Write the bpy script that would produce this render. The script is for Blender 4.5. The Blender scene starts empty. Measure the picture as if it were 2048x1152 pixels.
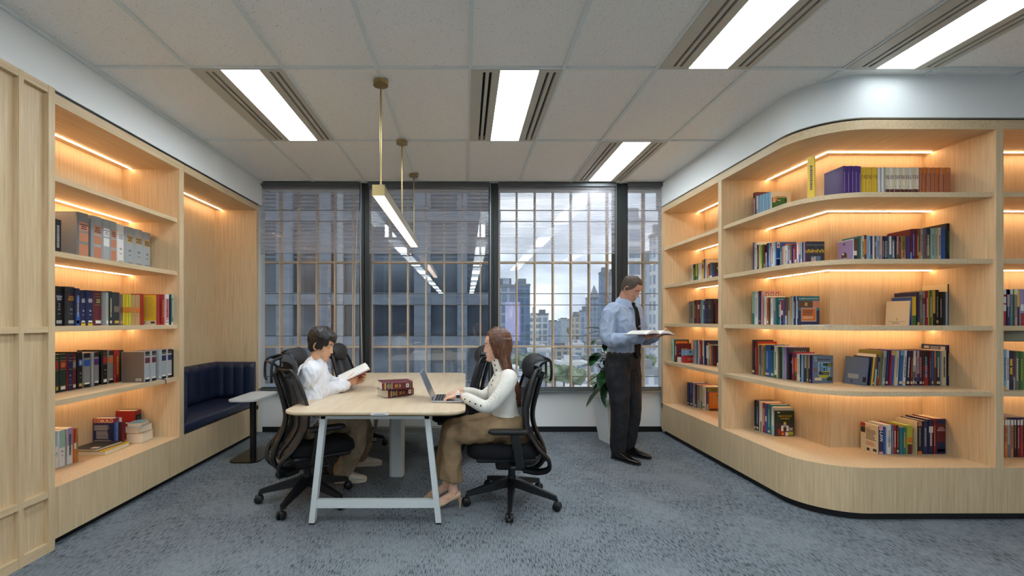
import bpy, bmesh, math, random
from mathutils import Vector, Matrix, noise as mnoise
C = bpy.context
SC = C.scene
COL = SC.collection
PI = math.pi
rnd = random.Random(7)

# ------------------------------------------------------------------ camera, sky, exposure
CAMZ = 1.32
cam_d = bpy.data.cameras.new('camera')
cam = bpy.data.objects.new('camera', cam_d); COL.objects.link(cam)
cam.location = (0, 0, CAMZ); cam.rotation_euler = (PI/2, 0, -0.0037)
cam_d.sensor_width = 36.0; cam_d.lens = 930/2048*36.0
cam_d.shift_x = (1024-934.5)/2048; cam_d.shift_y = (641-576)/2048
cam_d.clip_start = 0.05; cam_d.clip_end = 3000
SC.camera = cam
SC.view_settings.view_transform = 'Standard'; SC.view_settings.look = 'None'
SC.view_settings.exposure = 0.80; SC.view_settings.gamma = 1.0
SC.view_settings.use_curve_mapping = False

world = bpy.data.worlds.new('overcast_sky'); SC.world = world; world.use_nodes = True
nt = world.node_tree; nt.nodes.clear()
def N(nt, t, **kw):
    n = nt.nodes.new(t)
    for k, v in kw.items():
        if k.startswith('i_'):
            n.inputs[int(k[2:])].default_value = v
        else: setattr(n, k, v)
    return n
tc = N(nt, 'ShaderNodeTexCoord'); mp = N(nt, 'ShaderNodeMapping')
mp.inputs['Scale'].default_value = (1.6, 1.6, 4.2)
nz = N(nt, 'ShaderNodeTexNoise'); nz.inputs['Scale'].default_value = 1.7; nz.inputs['Detail'].default_value = 9; nz.inputs['Roughness'].default_value = .55
cr = N(nt, 'ShaderNodeValToRGB')
cr.color_ramp.elements[0].position = .36; cr.color_ramp.elements[0].color = (.27, .30, .36, 1)
cr.color_ramp.elements[1].position = .66; cr.color_ramp.elements[1].color = (1, 1, 1, 1)
e_ = cr.color_ramp.elements.new(.5); e_.color = (.52, .56, .62, 1)
bg = N(nt, 'ShaderNodeBackground'); bg.inputs['Strength'].default_value = 1.75
wo = N(nt, 'ShaderNodeOutputWorld')
L = nt.links.new
L(tc.outputs['Generated'], mp.inputs['Vector']); L(mp.outputs[0], nz.inputs['Vector'])
L(nz.outputs['Fac'], cr.inputs[0]); L(cr.outputs[0], bg.inputs['Color']); L(bg.outputs[0], wo.inputs[0])

LAMP_PANEL = 13.0      # radiance of the ceiling diffusers
LAMP_STRIP = 20.0     # radiance of the warm shelf strips
LAMP_PENDANT = 2.6

# ------------------------------------------------------------------ helpers
def lin(c):
    c = c/255.0
    return c/12.92 if c <= .04045 else ((c+.055)/1.055)**2.4
def rgb(r, g, b): return (lin(r), lin(g), lin(b), 1.0)
_mats = {}
def mat(name, col=(200, 200, 200), rough=.6, metal=0.0, emit=0, spec=.5, bump=0, bscale=200, coat=0, sheen=0, trans=0, sss=0):
    if name in _mats: return _mats[name]
    m = bpy.data.materials.new(name); m.use_nodes = True
    b = m.node_tree.nodes['Principled BSDF']
    c = rgb(*col) if max(col[:3]) > 1.001 or len(col) == 3 else col
    b.inputs['Base Color'].default_value = c
    b.inputs['Roughness'].default_value = rough; b.inputs['Metallic'].default_value = metal
    b.inputs['Specular IOR Level'].default_value = spec
    if coat: b.inputs['Coat Weight'].default_value = coat; b.inputs['Coat Roughness'].default_value = .12
    if sheen: b.inputs['Sheen Weight'].default_value = sheen
    if sss:
        b.inputs['Subsurface Weight'].default_value = sss
        b.inputs['Subsurface Radius'].default_value = (.012, .005, .003)
    if emit:
        b.inputs['Emission Color'].default_value = c; b.inputs['Emission Strength'].default_value = emit
    if bump:
        nt = m.node_tree
        n = N(nt, 'ShaderNodeTexNoise'); n.inputs['Scale'].default_value = bscale; n.inputs['Detail'].default_value = 3
        t = N(nt, 'ShaderNodeTexCoord'); bp = N(nt, 'ShaderNodeBump'); bp.inputs['Strength'].default_value = bump; bp.inputs['Distance'].default_value = .002
        nt.links.new(t.outputs['Object'], n.inputs['Vector']); nt.links.new(n.outputs['Fac'], bp.inputs['Height'])
        nt.links.new(bp.outputs[0], b.inputs['Normal'])
    _mats[name] = m
    return m

def noise_mat(name, cols, scale=(1, 1, 1), nscale=1.0, detail=4, rough=.6, pos=(.3, .7), world_pos=True, bump=0, metal=0, spec=.4, dist=0.0, rgh=.5):
    """cols blended by a stretched noise over position"""
    if name in _mats: return _mats[name]
    m = bpy.data.materials.new(name); m.use_nodes = True
    nt = m.node_tree; b = nt.nodes['Principled BSDF']
    b.inputs['Roughness'].default_value = rough; b.inputs['Metallic'].default_value = metal; b.inputs['Specular IOR Level'].default_value = spec
    if world_pos: g = N(nt, 'ShaderNodeNewGeometry'); src = g.outputs['Position']
    else: g = N(nt, 'ShaderNodeTexCoord'); src = g.outputs['Object']
    mp = N(nt, 'ShaderNodeMapping'); mp.inputs['Scale'].default_value = scale
    n = N(nt, 'ShaderNodeTexNoise'); n.inputs['Scale'].default_value = nscale; n.inputs['Detail'].default_value = detail
    n.inputs['Distortion'].default_value = dist; n.inputs['Roughness'].default_value = rgh
    cr = N(nt, 'ShaderNodeValToRGB')
    while len(cr.color_ramp.elements) < len(cols): cr.color_ramp.elements.new(.5)
    k = len(cols)
    for i, c in enumerate(cols):
        cr.color_ramp.elements[i].position = pos[0]+(pos[1]-pos[0])*i/(k-1)
        cr.color_ramp.elements[i].color = rgb(*c)
    L = nt.links.new
    L(src, mp.inputs['Vector']); L(mp.outputs[0], n.inputs['Vector']); L(n.outputs['Fac'], cr.inputs[0]); L(cr.outputs[0], b.inputs['Base Color'])
    if bump:
        bp = N(nt, 'ShaderNodeBump'); bp.inputs['Strength'].default_value = bump; bp.inputs['Distance'].default_value = .003
        L(n.outputs['Fac'], bp.inputs['Height']); L(bp.outputs[0], b.inputs['Normal'])
    _mats[name] = m
    return m

class MB:
    """collects shapes and links them as one mesh object"""
    def __init__(s): s.v = []; s.f = []; s.m = []; s.mi = 0
    def add(s, vs, fs, mi=None):
        o = len(s.v); s.v += [tuple(v) for v in vs]
        for f in fs: s.f.append(tuple(i+o for i in f)); s.m.append(s.mi if mi is None else mi)
        return s
    def box(s, x0, x1, y0, y1, z0, z1, mi=None, M=None):
        vs = [(x, y, z) for x in (x0, x1) for y in (y0, y1) for z in (z0, z1)]
        if M is not None: vs = [M @ Vector(v) for v in vs]
        return s.add(vs, [(0, 1, 3, 2), (4, 6, 7, 5), (0, 4, 5, 1), (2, 3, 7, 6), (0, 2, 6, 4), (1, 5, 7, 3)], mi)
    def rbox(s, x0, x1, y0, y1, z0, z1, r=.01, mi=None, M=None, seg=3):
        """box with bevelled edges"""
        bm = bmesh.new(); bmesh.ops.create_cube(bm, size=1)
        for v in bm.verts: v.co = Vector(((x0+x1)/2+v.co.x*(x1-x0), (y0+y1)/2+v.co.y*(y1-y0), (z0+z1)/2+v.co.z*(z1-z0)))
        bmesh.ops.bevel(bm, geom=bm.edges[:], offset=r, segments=seg, affect='EDGES', profile=.5)
        s.addbm(bm, mi, M); bm.free(); return s
    def addbm(s, bm, mi=None, M=None):
        bm.verts.index_update()
        s.add([(M @ v.co) if M is not None else v.co for v in bm.verts], [[v.index for v in f.verts] for f in bm.faces], mi)
    def prism(s, poly, z0, z1, mi=None, M=None):
        n = len(poly); vs = [(p[0], p[1], z0) for p in poly]+[(p[0], p[1], z1) for p in poly]
        if M is not None: vs = [M @ Vector(v) for v in vs]
        fs = [tuple(range(n-1, -1, -1)), tuple(range(n, 2*n))]+[(i, (i+1) % n, n+(i+1) % n, n+i) for i in range(n)]
        return s.add(vs, fs, mi)
    def strip(s, path, w, z0, z1, mi=None):
        """wall strip of thickness w along an open 2D path (to its left)"""
        nrm = []
        for i in range(len(path)):
            a = Vector(path[max(0, i-1)]); b = Vector(path[min(len(path)-1, i+1)]); d = (b-a).normalized(); nrm.append(Vector((-d.y, d.x)))
        for i in range(len(path)-1):
            a, b = Vector(path[i]), Vector(path[i+1]); c, d = b+nrm[i+1]*w, a+nrm[i]*w
            s.prism([a, b, c, d], z0, z1, mi)
        return s
    def tube(s, pts, rad, n=12, mi=None, cap=True, ell=None):
        """rings along pts; rad scalar or per-point; ell = per-point second radius or None"""
        pts = [Vector(p) for p in pts]; k = len(pts)
        R = [rad]*k if not hasattr(rad, '__len__') else rad
        E = R if ell is None else ([ell]*k if not hasattr(ell, '__len__') else ell)
        up = Vector((0, 0, 1)); vs = []
        t0 = (pts[1]-pts[0]).normalized(); u = t0.cross(up)
        if u.length < 1e-3: u = Vector((1, 0, 0))
        u.normalize()
        for i, p in enumerate(pts):
            t = (pts[min(k-1, i+1)]-pts[max(0, i-1)]).normalized()
            u = (u-t*u.dot(t)).normalized(); w = t.cross(u)
            for j in range(n):
                a = 2*PI*j/n; vs.append(p+u*(math.cos(a)*R[i])+w*(math.sin(a)*E[i]))
        fs = [(i*n+j, i*n+(j+1) % n, (i+1)*n+(j+1) % n, (i+1)*n+j) for i in range(k-1) for j in range(n)]
        if cap: fs += [tuple(range(n-1, -1, -1)), tuple((k-1)*n+j for j in range(n))]
        return s.add(vs, fs, mi)
    def loft(s, rings, mi=None, cap=True, closed=True):
        n = len(rings[0]); k = len(rings); vs = [v for r in rings for v in r]
        fs = [(i*n+j, i*n+(j+1) % n, (i+1)*n+(j+1) % n, (i+1)*n+j) for i in range(k-1) for j in range(n if closed else n-1)]
        if cap: fs += [tuple(range(n-1, -1, -1)), tuple((k-1)*n+j for j in range(n))]
        return s.add(vs, fs, mi)
    def lathe(s, prof, c=(0, 0, 0), n=24, mi=None):
        rings = [[(c[0]+r*math.cos(2*PI*j/n), c[1]+r*math.sin(2*PI*j/n), c[2]+z) for j in range(n)] for r, z in prof]
        return s.loft(rings, mi)
    def sphere(s, c, r, mi=None, n=12, sc=(1, 1, 1), M=None):
        rings = []
        for i in range(1, n):
            a = PI*i/n
            rings.append([Vector((c[0]+r*sc[0]*math.sin(a)*math.cos(2*PI*j/(2*n)), c[1]+r*sc[1]*math.sin(a)*math.sin(2*PI*j/(2*n)), c[2]-r*sc[2]*math.cos(a))) for j in range(2*n)])
        if M is not None: rings = [[M @ v for v in q] for q in rings]
        return s.loft(rings, mi)
    def build(s, name, mats, parent=None, smooth=False, recalc=True, mods=None):
        me = bpy.data.meshes.new(name); me.from_pydata(s.v, [], s.f); me.update()
        if recalc:
            bm = bmesh.new(); bm.from_mesh(me); bmesh.ops.recalc_face_normals(bm, faces=bm.faces[:]); bm.to_mesh(me); bm.free()
        if not isinstance(mats, (list, tuple)): mats = [mats]
        for m in mats: me.materials.append(m)
        me.polygons.foreach_set('material_index', s.m)
        if smooth:
            me.polygons.foreach_set('use_smooth', [True]*len(me.polygons))
            if smooth != 'all':
                me.set_sharp_from_angle(angle=math.radians(smooth if smooth is not True else 40))
        o = bpy.data.objects.new(name, me); COL.objects.link(o)
        if parent is not None: o.parent = parent
        return o

def thing(name, label, cat, loc=(0, 0, 0), rotz=0, group=None):
    o = bpy.data.objects.new(name, None); COL.objects.link(o); o.empty_display_size = .05
    o.location = loc; o.rotation_euler = (0, 0, rotz); o['label'] = label; o['category'] = cat
    if group: o['group'] = group
    return o
def tag(o, label, cat, group=None, kind=None):
    o['label'] = label; o['category'] = cat
    if group: o['group'] = group
    if kind: o['kind'] = kind
    return o
def struct(o): o['kind'] = 'structure'; return o
def copy_tree(o, parent=None):
    c = o.copy(); COL.objects.link(c)
    if parent is not None: c.parent = parent
    for ch in list(o.children): copy_tree(ch, c)
    return c
def arc(cx, cy, r, a0, a1, n=16): return [(cx+r*math.cos(a0+(a1-a0)*i/n), cy+r*math.sin(a0+(a1-a0)*i/n)) for i in range(n+1)]
def rrect(x0, x1, y0, y1, r, n=6):
    return arc(x1-r, y1-r, r, 0, PI/2, n)+arc(x0+r, y1-r, r, PI/2, PI, n)+arc(x0+r, y0+r, r, PI, 1.5*PI, n)+arc(x1-r, y0+r, r, 1.5*PI, 2*PI, n)

# ------------------------------------------------------------------ materials
WOODC = [(192, 166, 128), (206, 180, 142), (213, 188, 150), (222, 198, 162)]
wood_v = noise_mat('maple_upright', WOODC, (26, 26, 1.1), 3.2, 8, .5, (.25, .75), dist=.1, bump=.05)
wood_h = noise_mat('maple_lengthwise', WOODC, (26, 1.1, 26), 3.2, 8, .5, (.25, .75), dist=.1, bump=.05)
wood_x = noise_mat('maple_crosswise', WOODC, (1.1, 26, 26), 3.2, 8, .5, (.25, .75), dist=.1, bump=.05)
table_m = noise_mat('pale_oak_laminate', [(206, 184, 152), (214, 194, 164), (220, 202, 174)], (10, 1.0, 10), 2.5, 6, .38, (.3, .7), dist=.2)
white_w = mat('white_paint', (236, 239, 238), .75, bump=.03)
tile_m = noise_mat('mineral_fibre_tile', [(120, 118, 112), (240, 238, 232), (246, 245, 240)], (1, 1, 1), 170, 1, .9, (.24, .36), bump=.06)
tee_m = mat('ceiling_tee_white', (226, 232, 230), .5)
black_m = mat('black_matt', (14, 14, 16), .5)
frame_m = mat('dark_bronze_frame', (38, 42, 42), .42, .2)
alu_m = mat('sill_aluminium', (150, 156, 156), .35, .7)
led_m = mat('warm_led_strip', (255, 212, 166), .5, emit=LAMP_STRIP)
panel_m = mat('cool_ceiling_diffuser', (232, 243, 250), .5, emit=LAMP_PANEL)
fixture_m = mat('cream_fixture_metal', (198, 194, 180), .45)
slot_m = mat('fixture_slot_black', (12, 12, 12), .7)
brass_m = mat('brushed_brass', (178, 156, 108), .3, 1.0)
chrome_m = mat('polished_steel', (190, 192, 195), .18, 1.0)

# carpet
carpet_m = bpy.data.materials.new('blue_grey_loop_carpet'); carpet_m.use_nodes = True
def _carpet():
    nt = carpet_m.node_tree; b = nt.nodes['Principled BSDF']; b.inputs['Roughness'].default_value = .95; b.inputs['Specular IOR Level'].default_value = .12
    L = nt.links.new; g = N(nt, 'ShaderNodeNewGeometry')
    def layer(scale, ns, det, p0, p1, rg=.6):
        mp = N(nt, 'ShaderNodeMapping'); mp.inputs['Scale'].default_value = scale
        n = N(nt, 'ShaderNodeTexNoise'); n.inputs['Scale'].default_value = ns; n.inputs['Detail'].default_value = det; n.inputs['Roughness'].default_value = rg
        r = N(nt, 'ShaderNodeMapRange'); r.inputs[1].default_value = p0; r.inputs[2].default_value = p1
        L(g.outputs['Position'], mp.inputs['Vector']); L(mp.outputs[0], n.inputs['Vector']); L(n.outputs['Fac'], r.inputs[0]); return r.outputs[0]
    streak = layer((26, 2.6, 1), 7, 5, .50, .60, .75)
    cross = layer((3.5, 26, 1), 7, 4, .57, .66, .75)
    patch = layer((1, .7, 1), 2.4, 4, .38, .62)
    grain = layer((1, 1, 1), 190, 2, .3, .7)
    def mixv(a, bb, op, f=None):
        m = N(nt, 'ShaderNodeMath'); m.operation = op
        if isinstance(a, float): m.inputs[0].default_value = a
        else: L(a, m.inputs[0])
        if isinstance(bb, float): m.inputs[1].default_value = bb
        else: L(bb, m.inputs[1])
        return m.outputs[0]
    st = mixv(streak, mixv(patch, .35, 'ADD'), 'MULTIPLY')
    cx_ = mixv(cross, mixv(patch, .5, 'MULTIPLY'), 'MULTIPLY')
    d = mixv(mixv(st, .85, 'MULTIPLY'), mixv(cx_, .7, 'MULTIPLY'), 'ADD')
    d = mixv(d, mixv(patch, .07, 'MULTIPLY'), 'ADD')
    d = mixv(d, mixv(grain, .30, 'MULTIPLY'), 'ADD')
    cr = N(nt, 'ShaderNodeValToRGB'); cr.color_ramp.elements[0].position = .05; cr.color_ramp.elements[0].color = rgb(136, 144, 150)
    cr.color_ramp.elements[1].position = .95; cr.color_ramp.elements[1].color = rgb(52, 58, 66)
    e = cr.color_ramp.elements.new(.42); e.color = rgb(105, 113, 120)
    L(d, cr.inputs[0]); L(cr.outputs[0], b.inputs['Base Color'])
    bp = N(nt, 'ShaderNodeBump'); bp.inputs['Strength'].default_value = .35; bp.inputs['Distance'].default_value = .004
    L(grain, bp.inputs['Height']); L(bp.outputs[0], b.inputs['Normal'])
_carpet()

def glass_mat(name, tint=(1, 1, 1, 1), f0=.04, k=1.0, rough=0.0):
    m = bpy.data.materials.new(name); m.use_nodes = True; nt = m.node_tree; nt.nodes.clear()
    tr = N(nt, 'ShaderNodeBsdfTransparent'); tr.inputs[0].default_value = tint
    gl = N(nt, 'ShaderNodeBsdfGlossy'); gl.inputs['Roughness'].default_value = rough
    fr = N(nt, 'ShaderNodeFresnel'); fr.inputs[0].default_value = 1.5
    mu = N(nt, 'ShaderNodeMath'); mu.operation = 'MULTIPLY'; mu.inputs[1].default_value = k
    mx = N(nt, 'ShaderNodeMixShader'); o = N(nt, 'ShaderNodeOutputMaterial'); L = nt.links.new
    L(fr.outputs[0], mu.inputs[0]); L(mu.outputs[0], mx.inputs[0]); L(tr.outputs[0], mx.inputs[1]); L(gl.outputs[0], mx.inputs[2]); L(mx.outputs[0], o.inputs[0])
    return m
glass_in = glass_mat('clear_window_glass', (.97, .98, .98, 1), k=.35)
glass_out = glass_mat('outer_skin_glass', (.86, .88, .90, 1), k=3.4)

# ------------------------------------------------------------------ room shell
CEIL = CAMZ+1.62      # 2.94
XL, XR, YW = -2.385, 2.30, 5.49
ZT = 2.645            # top of the joinery
BK = -8.0             # far end of the open office behind
YB = -24.0
mb = MB(); mb.box(-9, 6.4, YB, 5.80, -.12, 0); floor = struct(mb.build('floor', carpet_m))
# light fixtures: grid cells (column, row)
cells = {}
rowY = lambda r: 2.98+1.2*r
colX = lambda c: .03+.6*c
fix = []
for k in range(0, 9):
    for c in (-3, 0): fix.append((c, -2*k))
for k in range(0, 4): fix.append((2, 1-2*k))
for k in range(0, 2): fix.append((4, -1-2*k))
fixset = set(fix)
mb = MB(); mb2 = MB()
for c in range(-15, 11):
    for r in range(-22, 3):
        if (c, r) in fixset: continue
        x0, x1, y0, y1 = colX(c), colX(c+1), rowY(r), min(rowY(r+1), 5.50)
        mb.add([(x0, y0, CEIL+.004), (x1, y0, CEIL+.004), (x1, y1, CEIL+.004), (x0, y1, CEIL+.004)], [(0, 3, 2, 1)])
mb.box(-9, 6.4, YB, 5.95, CEIL+.16, CEIL+.3)  # unseen slab over the tiles, added to block leaking sky light
ceiling = struct(mb.build('ceiling', tile_m, recalc=False))
for c in range(-15, 11): mb2.box(colX(c)-.012, colX(c)+.012, YB, 5.49, CEIL-.006, CEIL+.003)
for r in range(-22, 3): mb2.box(-9, 6.4, rowY(r)-.012, rowY(r)+.012, CEIL-.0065, CEIL+.003)
mb2.build('tee_grid', tee_m, ceiling)

# walls
mb = MB(); mb.box(-3.1, XL, .4, 5.49, ZT+.015, CEIL+.15); mb.box(-3.1, -2.92, .4, 5.6, 0, ZT+.02); mb.box(-3.1, XL, .4, 1.55, 0, ZT+.02)
wl = struct(mb.build('wall_left', white_w))
mb = MB(); mb.box(XL-.004, XL+.02, .4, 5.47, CEIL-.022, CEIL-.001); mb.build('wall_angle_trim', tee_m, wl)
path_face = lambda off=0: [(XR+off, 5.47)]+[(XR+off, 3.41)]+arc(XR+.36, 3.41, .36-off, PI, 1.5*PI, 18)[1:]+[(5.2, 3.05+off)]
P = path_face(.006)+[(5.2, 5.62), (XR+.006, 5.62)]
mb = MB(); mb.prism(P, ZT+.015, CEIL+.15); mb.box(5.0, 5.2, 0, 5.62, 0, CEIL+.15); mb.box(3.0, 5.0, 5.3, 5.62, 0, ZT+.03); mb.box(2.86, 3.0, 3.70, 5.62, 0, ZT+.03); mb.box(2.86, 5.0, 3.60, 3.70, 0, ZT+.03)
struct(mb.build('wall_right', white_w, smooth=30))
mb = MB(); mb.box(-2.45, 2.4, YW+.03, YW+.2, 0, .50); mb.box(-2.9, -2.45, YW+.02, YW+.2, 0, CEIL+.1); mb.box(2.36, 2.9, YW+.02, YW+.2, 0, CEIL+.1)
mb.box(-2.45, 2.4, YW-.02, YW+.4, CEIL-.004, CEIL+.17)
struct(mb.build('wall_back', white_w))
mb = MB(); mb.box(-2.40, 2.33, YW+.012, YW+.03, 0, .062); struct(mb.build('baseboard_back', black_m))
office_m = mat('office_partition_grey', (120, 124, 128), .7)
mb = MB(); mb.box(-9.1, 9.6, YB-.1, YB, 0, CEIL+.2); mb.box(-9.1, -9, YB, .4, 0, CEIL+.2); mb.box(9.5, 9.6, YB, -10, 0, CEIL+.2); mb.box(6.3, 6.4, YB, -10, 0, CEIL+.2); mb.box(6.3, 6.4, -10, 0, 0, .5); mb.box(6.3, 6.4, -10, 0, CEIL-.1, CEIL+.2)  # opening in the unseen right side wall, added to let in fill daylight
mb.box(-9, -3.1, .4, .5, 0, CEIL+.2); mb.box(5.2, 6.4, 0, .1, 0, CEIL+.2)
struct(mb.build('wall_front', office_m))

# black shadow gaps over the joinery and recessed kicks
mb = MB(); mb.box(-2.80, XL-.012, 2.69, 5.38, ZT-.004, ZT+.016); struct(mb.build('trim_1', black_m))
mb = MB(); mb.strip([(p[0]+.0, p[1]) for p in path_face(.03)], .02, ZT-.004, ZT+.016); o = struct(mb.build('trim_2', black_m))

# ceiling light fixtures
def make_fixture():
    t = thing('ceiling_light', 'x', 'ceiling light')
    w, l = .588, 1.188; z = CEIL-.002
    mb = MB()
    ys0, ys1 = .03, l-.03
    xs = [0, .078, .096, .118, .137, .190, .438, .492, .510, .536, .554, w]
    # frame: solid strips between slots and diffuser
    for a, b, kind in [(0, .078, 'f'), (.078, .096, 's'), (.096, .118, 'f'), (.118, .137, 's'), (.137, .19, 'f'), (.438, .492, 'f'), (.492, .510, 's'), (.510, .536, 'f'), (.536, .554, 's'), (.554, w, 'f')]:
        if kind == 'f': mb.box(a, b, 0, l, z-.008, z+.05)
        else: mb.box(a, b, 0, ys0, z-.008, z+.05); mb.box(a, b, ys1, l, z-.008, z+.05)
    mb.box(.19, .438, 0, .008, z-.008, z+.05); mb.box(.19, .438, l-.008, l, z-.008, z+.05)
    mb.build('housing', fixture_m, t)
    for a, b in ((.078, .096), (.118, .137), (.492, .510), (.536, .554)):
        m2 = MB(); m2.box(a, b, ys0, ys1, z+.03, z+.05); m2.build('air_slot', slot_m, t)
    m2 = MB(); m2.box(.19, .438, .008, l-.008, z-.003, z+.02); m2.build('diffuser', panel_m, t)
    return t
FX = make_fixture()
dim_me = [ch for ch in FX.children if ch.name.startswith('diffuser')][0].data.copy(); dim_me.materials[0] = mat('dimmed_ceiling_diffuser', (232, 243, 250), .5, emit=4.0)
names = {(-3, 0): 'recessed ceiling light nearest the left bookcase', (0, 0): 'recessed ceiling light straight above the table, beside the pendant',
         (2, 1): 'small far ceiling light next to the window by the curved bulkhead', (2, -1): 'large ceiling light cut by the top edge, left of the curved bulkhead corner',
         (4, -1): 'ceiling light cut by the top edge above the curved white bulkhead, rightmost'}
for i, (c, r) in enumerate(fix):
    o = FX if i == 0 else copy_tree(FX)
    o.location = (colX(c)+.006, rowY(r)+.006, 0); o['group'] = 'recessed air-slot ceiling lights'
    if c == 4:   # this line is dimmed
        [ch for ch in o.children if ch.name.startswith('diffuser')][0].data = dim_me
    o['label'] = names.get((c, r)) or '%s ceiling light back along the %s line, seen mirrored in the window' % (['nearest', 'second', 'third', 'fourth', 'fifth', 'sixth', 'seventh', 'eighth', 'ninth'][-r//2], {-3: 'left', 0: 'middle', 2: 'right', 4: 'far right'}[c])

# pendant
pend = thing('linear_pendant', 'long brass linear pendant lamp hanging over the table on three rods', 'pendant lamp', (-.572, 0, 0))
mb = MB(); x = .041
zb, zt = CAMZ+.82, CAMZ+.892
mb.box(-x, x, 3.06, 5.20, zt-.003, zt); mb.box(-x, -x+.003, 3.06, 5.20, zb, zt); mb.box(x-.003, x, 3.06, 5.20, zb, zt); mb.box(-x, x, 3.055, 3.06, zb, zt); mb.box(-x, x, 5.20, 5.205, zb, zt)
mb.build('lamp_body', brass_m, pend)
mb = MB(); mb.box(-x+.005, x-.005, 3.062, 5.198, zb+.001, zb+.02); mb.build('diffuser', mat('pendant_diffuser', (255, 226, 205), .5, emit=LAMP_PENDANT), pend)
for yy in (3.14, 4.185, 5.14):
    mb = MB(); mb.tube([(0, yy, zt), (0, yy, CEIL-.02)], .0065, 10); mb.build('rod', brass_m, pend, smooth=True)
    mb = MB(); mb.lathe([(.001, CEIL-.035), (.05, CEIL-.035), (.05, CEIL-.006), (.001, CEIL-.006)], (0, yy, 0), 28); mb.build('canopy', brass_m, pend, smooth=True)

# ------------------------------------------------------------------ windows
WX = [(-2.41, -1.235), (-1.14, .285), (.375, 1.765), (1.90, 2.335)]
ZS = .50
blind_m = bpy.data.materials.new('sheer_blind_mesh'); blind_m.use_nodes = True
def _blind():
    nt = blind_m.node_tree; nt.nodes.clear(); L = nt.links.new
    g = N(nt, 'ShaderNodeNewGeometry'); mp = N(nt, 'ShaderNodeMapping'); mp.inputs['Scale'].default_value = (.5, 1, 60)
    n = N(nt, 'ShaderNodeTexNoise'); n.inputs['Scale'].default_value = 1.6; n.inputs['Detail'].default_value = 4
    r = N(nt, 'ShaderNodeMapRange'); r.inputs[1].default_value = .35; r.inputs[2].default_value = .65; r.inputs[3].default_value = .26; r.inputs[4].default_value = .50
    tr = N(nt, 'ShaderNodeBsdfTransparent'); d = N(nt, 'ShaderNodeBsdfDiffuse'); d.inputs[0].default_value = rgb(214, 208, 214)
    tl = N(nt, 'ShaderNodeBsdfTranslucent'); tl.inputs[0].default_value = rgb(214, 212, 220)
    m1 = N(nt, 'ShaderNodeMixShader'); m1.inputs[0].default_value = .35; m2 = N(nt, 'ShaderNodeMixShader'); o = N(nt, 'ShaderNodeOutputMaterial')
    L(g.outputs['Position'], mp.inputs[0]); L(mp.outputs[0], n.inputs[0]); L(n.outputs[0], r.inputs[0]); L(r.outputs[0], m2.inputs[0])
    L(d.outputs[0], m1.inputs[1]); L(tl.outputs[0], m1.inputs[2]); L(tr.outputs[0], m2.inputs[1]); L(m1.outputs[0], m2.inputs[2]); L(m2.outputs[0], o.inputs[0])
_blind()
cass_m = mat('blind_cassette_grey', (92, 98, 100), .5)
where = ['left window', 'second window from the left', 'window behind the seated woman', 'narrow right window']
for i, (x0, x1) in enumerate(WX):
    w = struct(bpy.data.objects.new('window_%d' % (i+1), None)); COL.objects.link(w)
    mb = MB()
    zt_ = CEIL-.004
    mb.box(x0-.0, x1+.0, YW-.01, YW+.06, zt_-.055, zt_)      # head
    mb.box(x0, x1, YW-.01, YW+.06, ZS-.005, ZS+.03)
    e0 = .012
    if i > 0: mb.box(x0-.045, x0+e0, YW-.02, YW+.09, 0.50, zt_)
    if i < 3: mb.box(x1-e0, x1+.045-.004, YW-.02, YW+.09, .50, zt_)
    if i == 2: mb.box(x1+.041, x1+.10, YW-.012, YW+.09, .50, zt_)
    mb.build('window_frame', frame_m, w)
    mb = MB(); mb.box(x0, x1, YW+.02, YW+.026, ZS+.02, zt_-.05); mb.build('window_glass', glass_in, w)
    mb = MB(); mb.box(x0-.045, x1+.05, YW-.045, YW+.03, ZS-.022, ZS-.004); mb.box(x0-.045, x1+.05, YW-.012, YW-.002, ZS+.004, ZS+.02); mb.build('window_sill', alu_m, w)
    if i in (0, 1, 2):
        mb = MB(); mb.box(x1+.002, x1+.012, YW-.028, YW-.02, .5, zt_); mb.build('window_rail', alu_m, w)
    b = thing('roller_blind', 'half-lowered sheer grey roller blind in the '+where[i], 'roller blind', (x0, YW-.035, 0), 0, 'sheer roller blinds')
    W = x1-x0
    mb = MB(); mb.box(.005, W-.005, -.03, .012, zt_-.045, zt_-.002); mb.build('blind_cassette', cass_m, b)
    bb = CAMZ+.785
    mb = MB(); mb.add([(.012, 0, bb), (W-.012, 0, bb), (W-.012, 0, zt_-.04), (.012, 0, zt_-.04)], [(0, 1, 2, 3)]); mb.build('blind_fabric', blind_m, b, recalc=False)
    mb = MB(); mb.tube([(.012, 0, bb), (W-.012, 0, bb)], .0035, 8); mb.build('bottom_bar', mat('blind_bar_grey', (150, 152, 156), .4, .3), b)
# bead cord loop on the first blind
cord = MB(); cx0 = -1.25
pts = [(cx0-.01, YW-.06, 2.6)]
for k in range(15):
    a = k/14; pts.append((cx0-.012-.035*math.sin(a*PI*.5), YW-.06, 2.6-a*1.78))
for k in range(1, 8):
    a = PI*k/8; pts.append((cx0+.0-.047*math.cos(a), YW-.06, .82-.04*math.sin(a)))
for k in range(15):
    a = k/14; pts.append((cx0+.047-.03*math.sin(a*PI*.5), YW-.06, .82+a*1.78))
tag(cord.tube(pts, .003, 6).build('blind_cord', mat('cord_white', (214, 214, 210), .6), smooth=True), 'white looped pull cord hanging at the dark mullion left of centre', 'blind cord')

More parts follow.
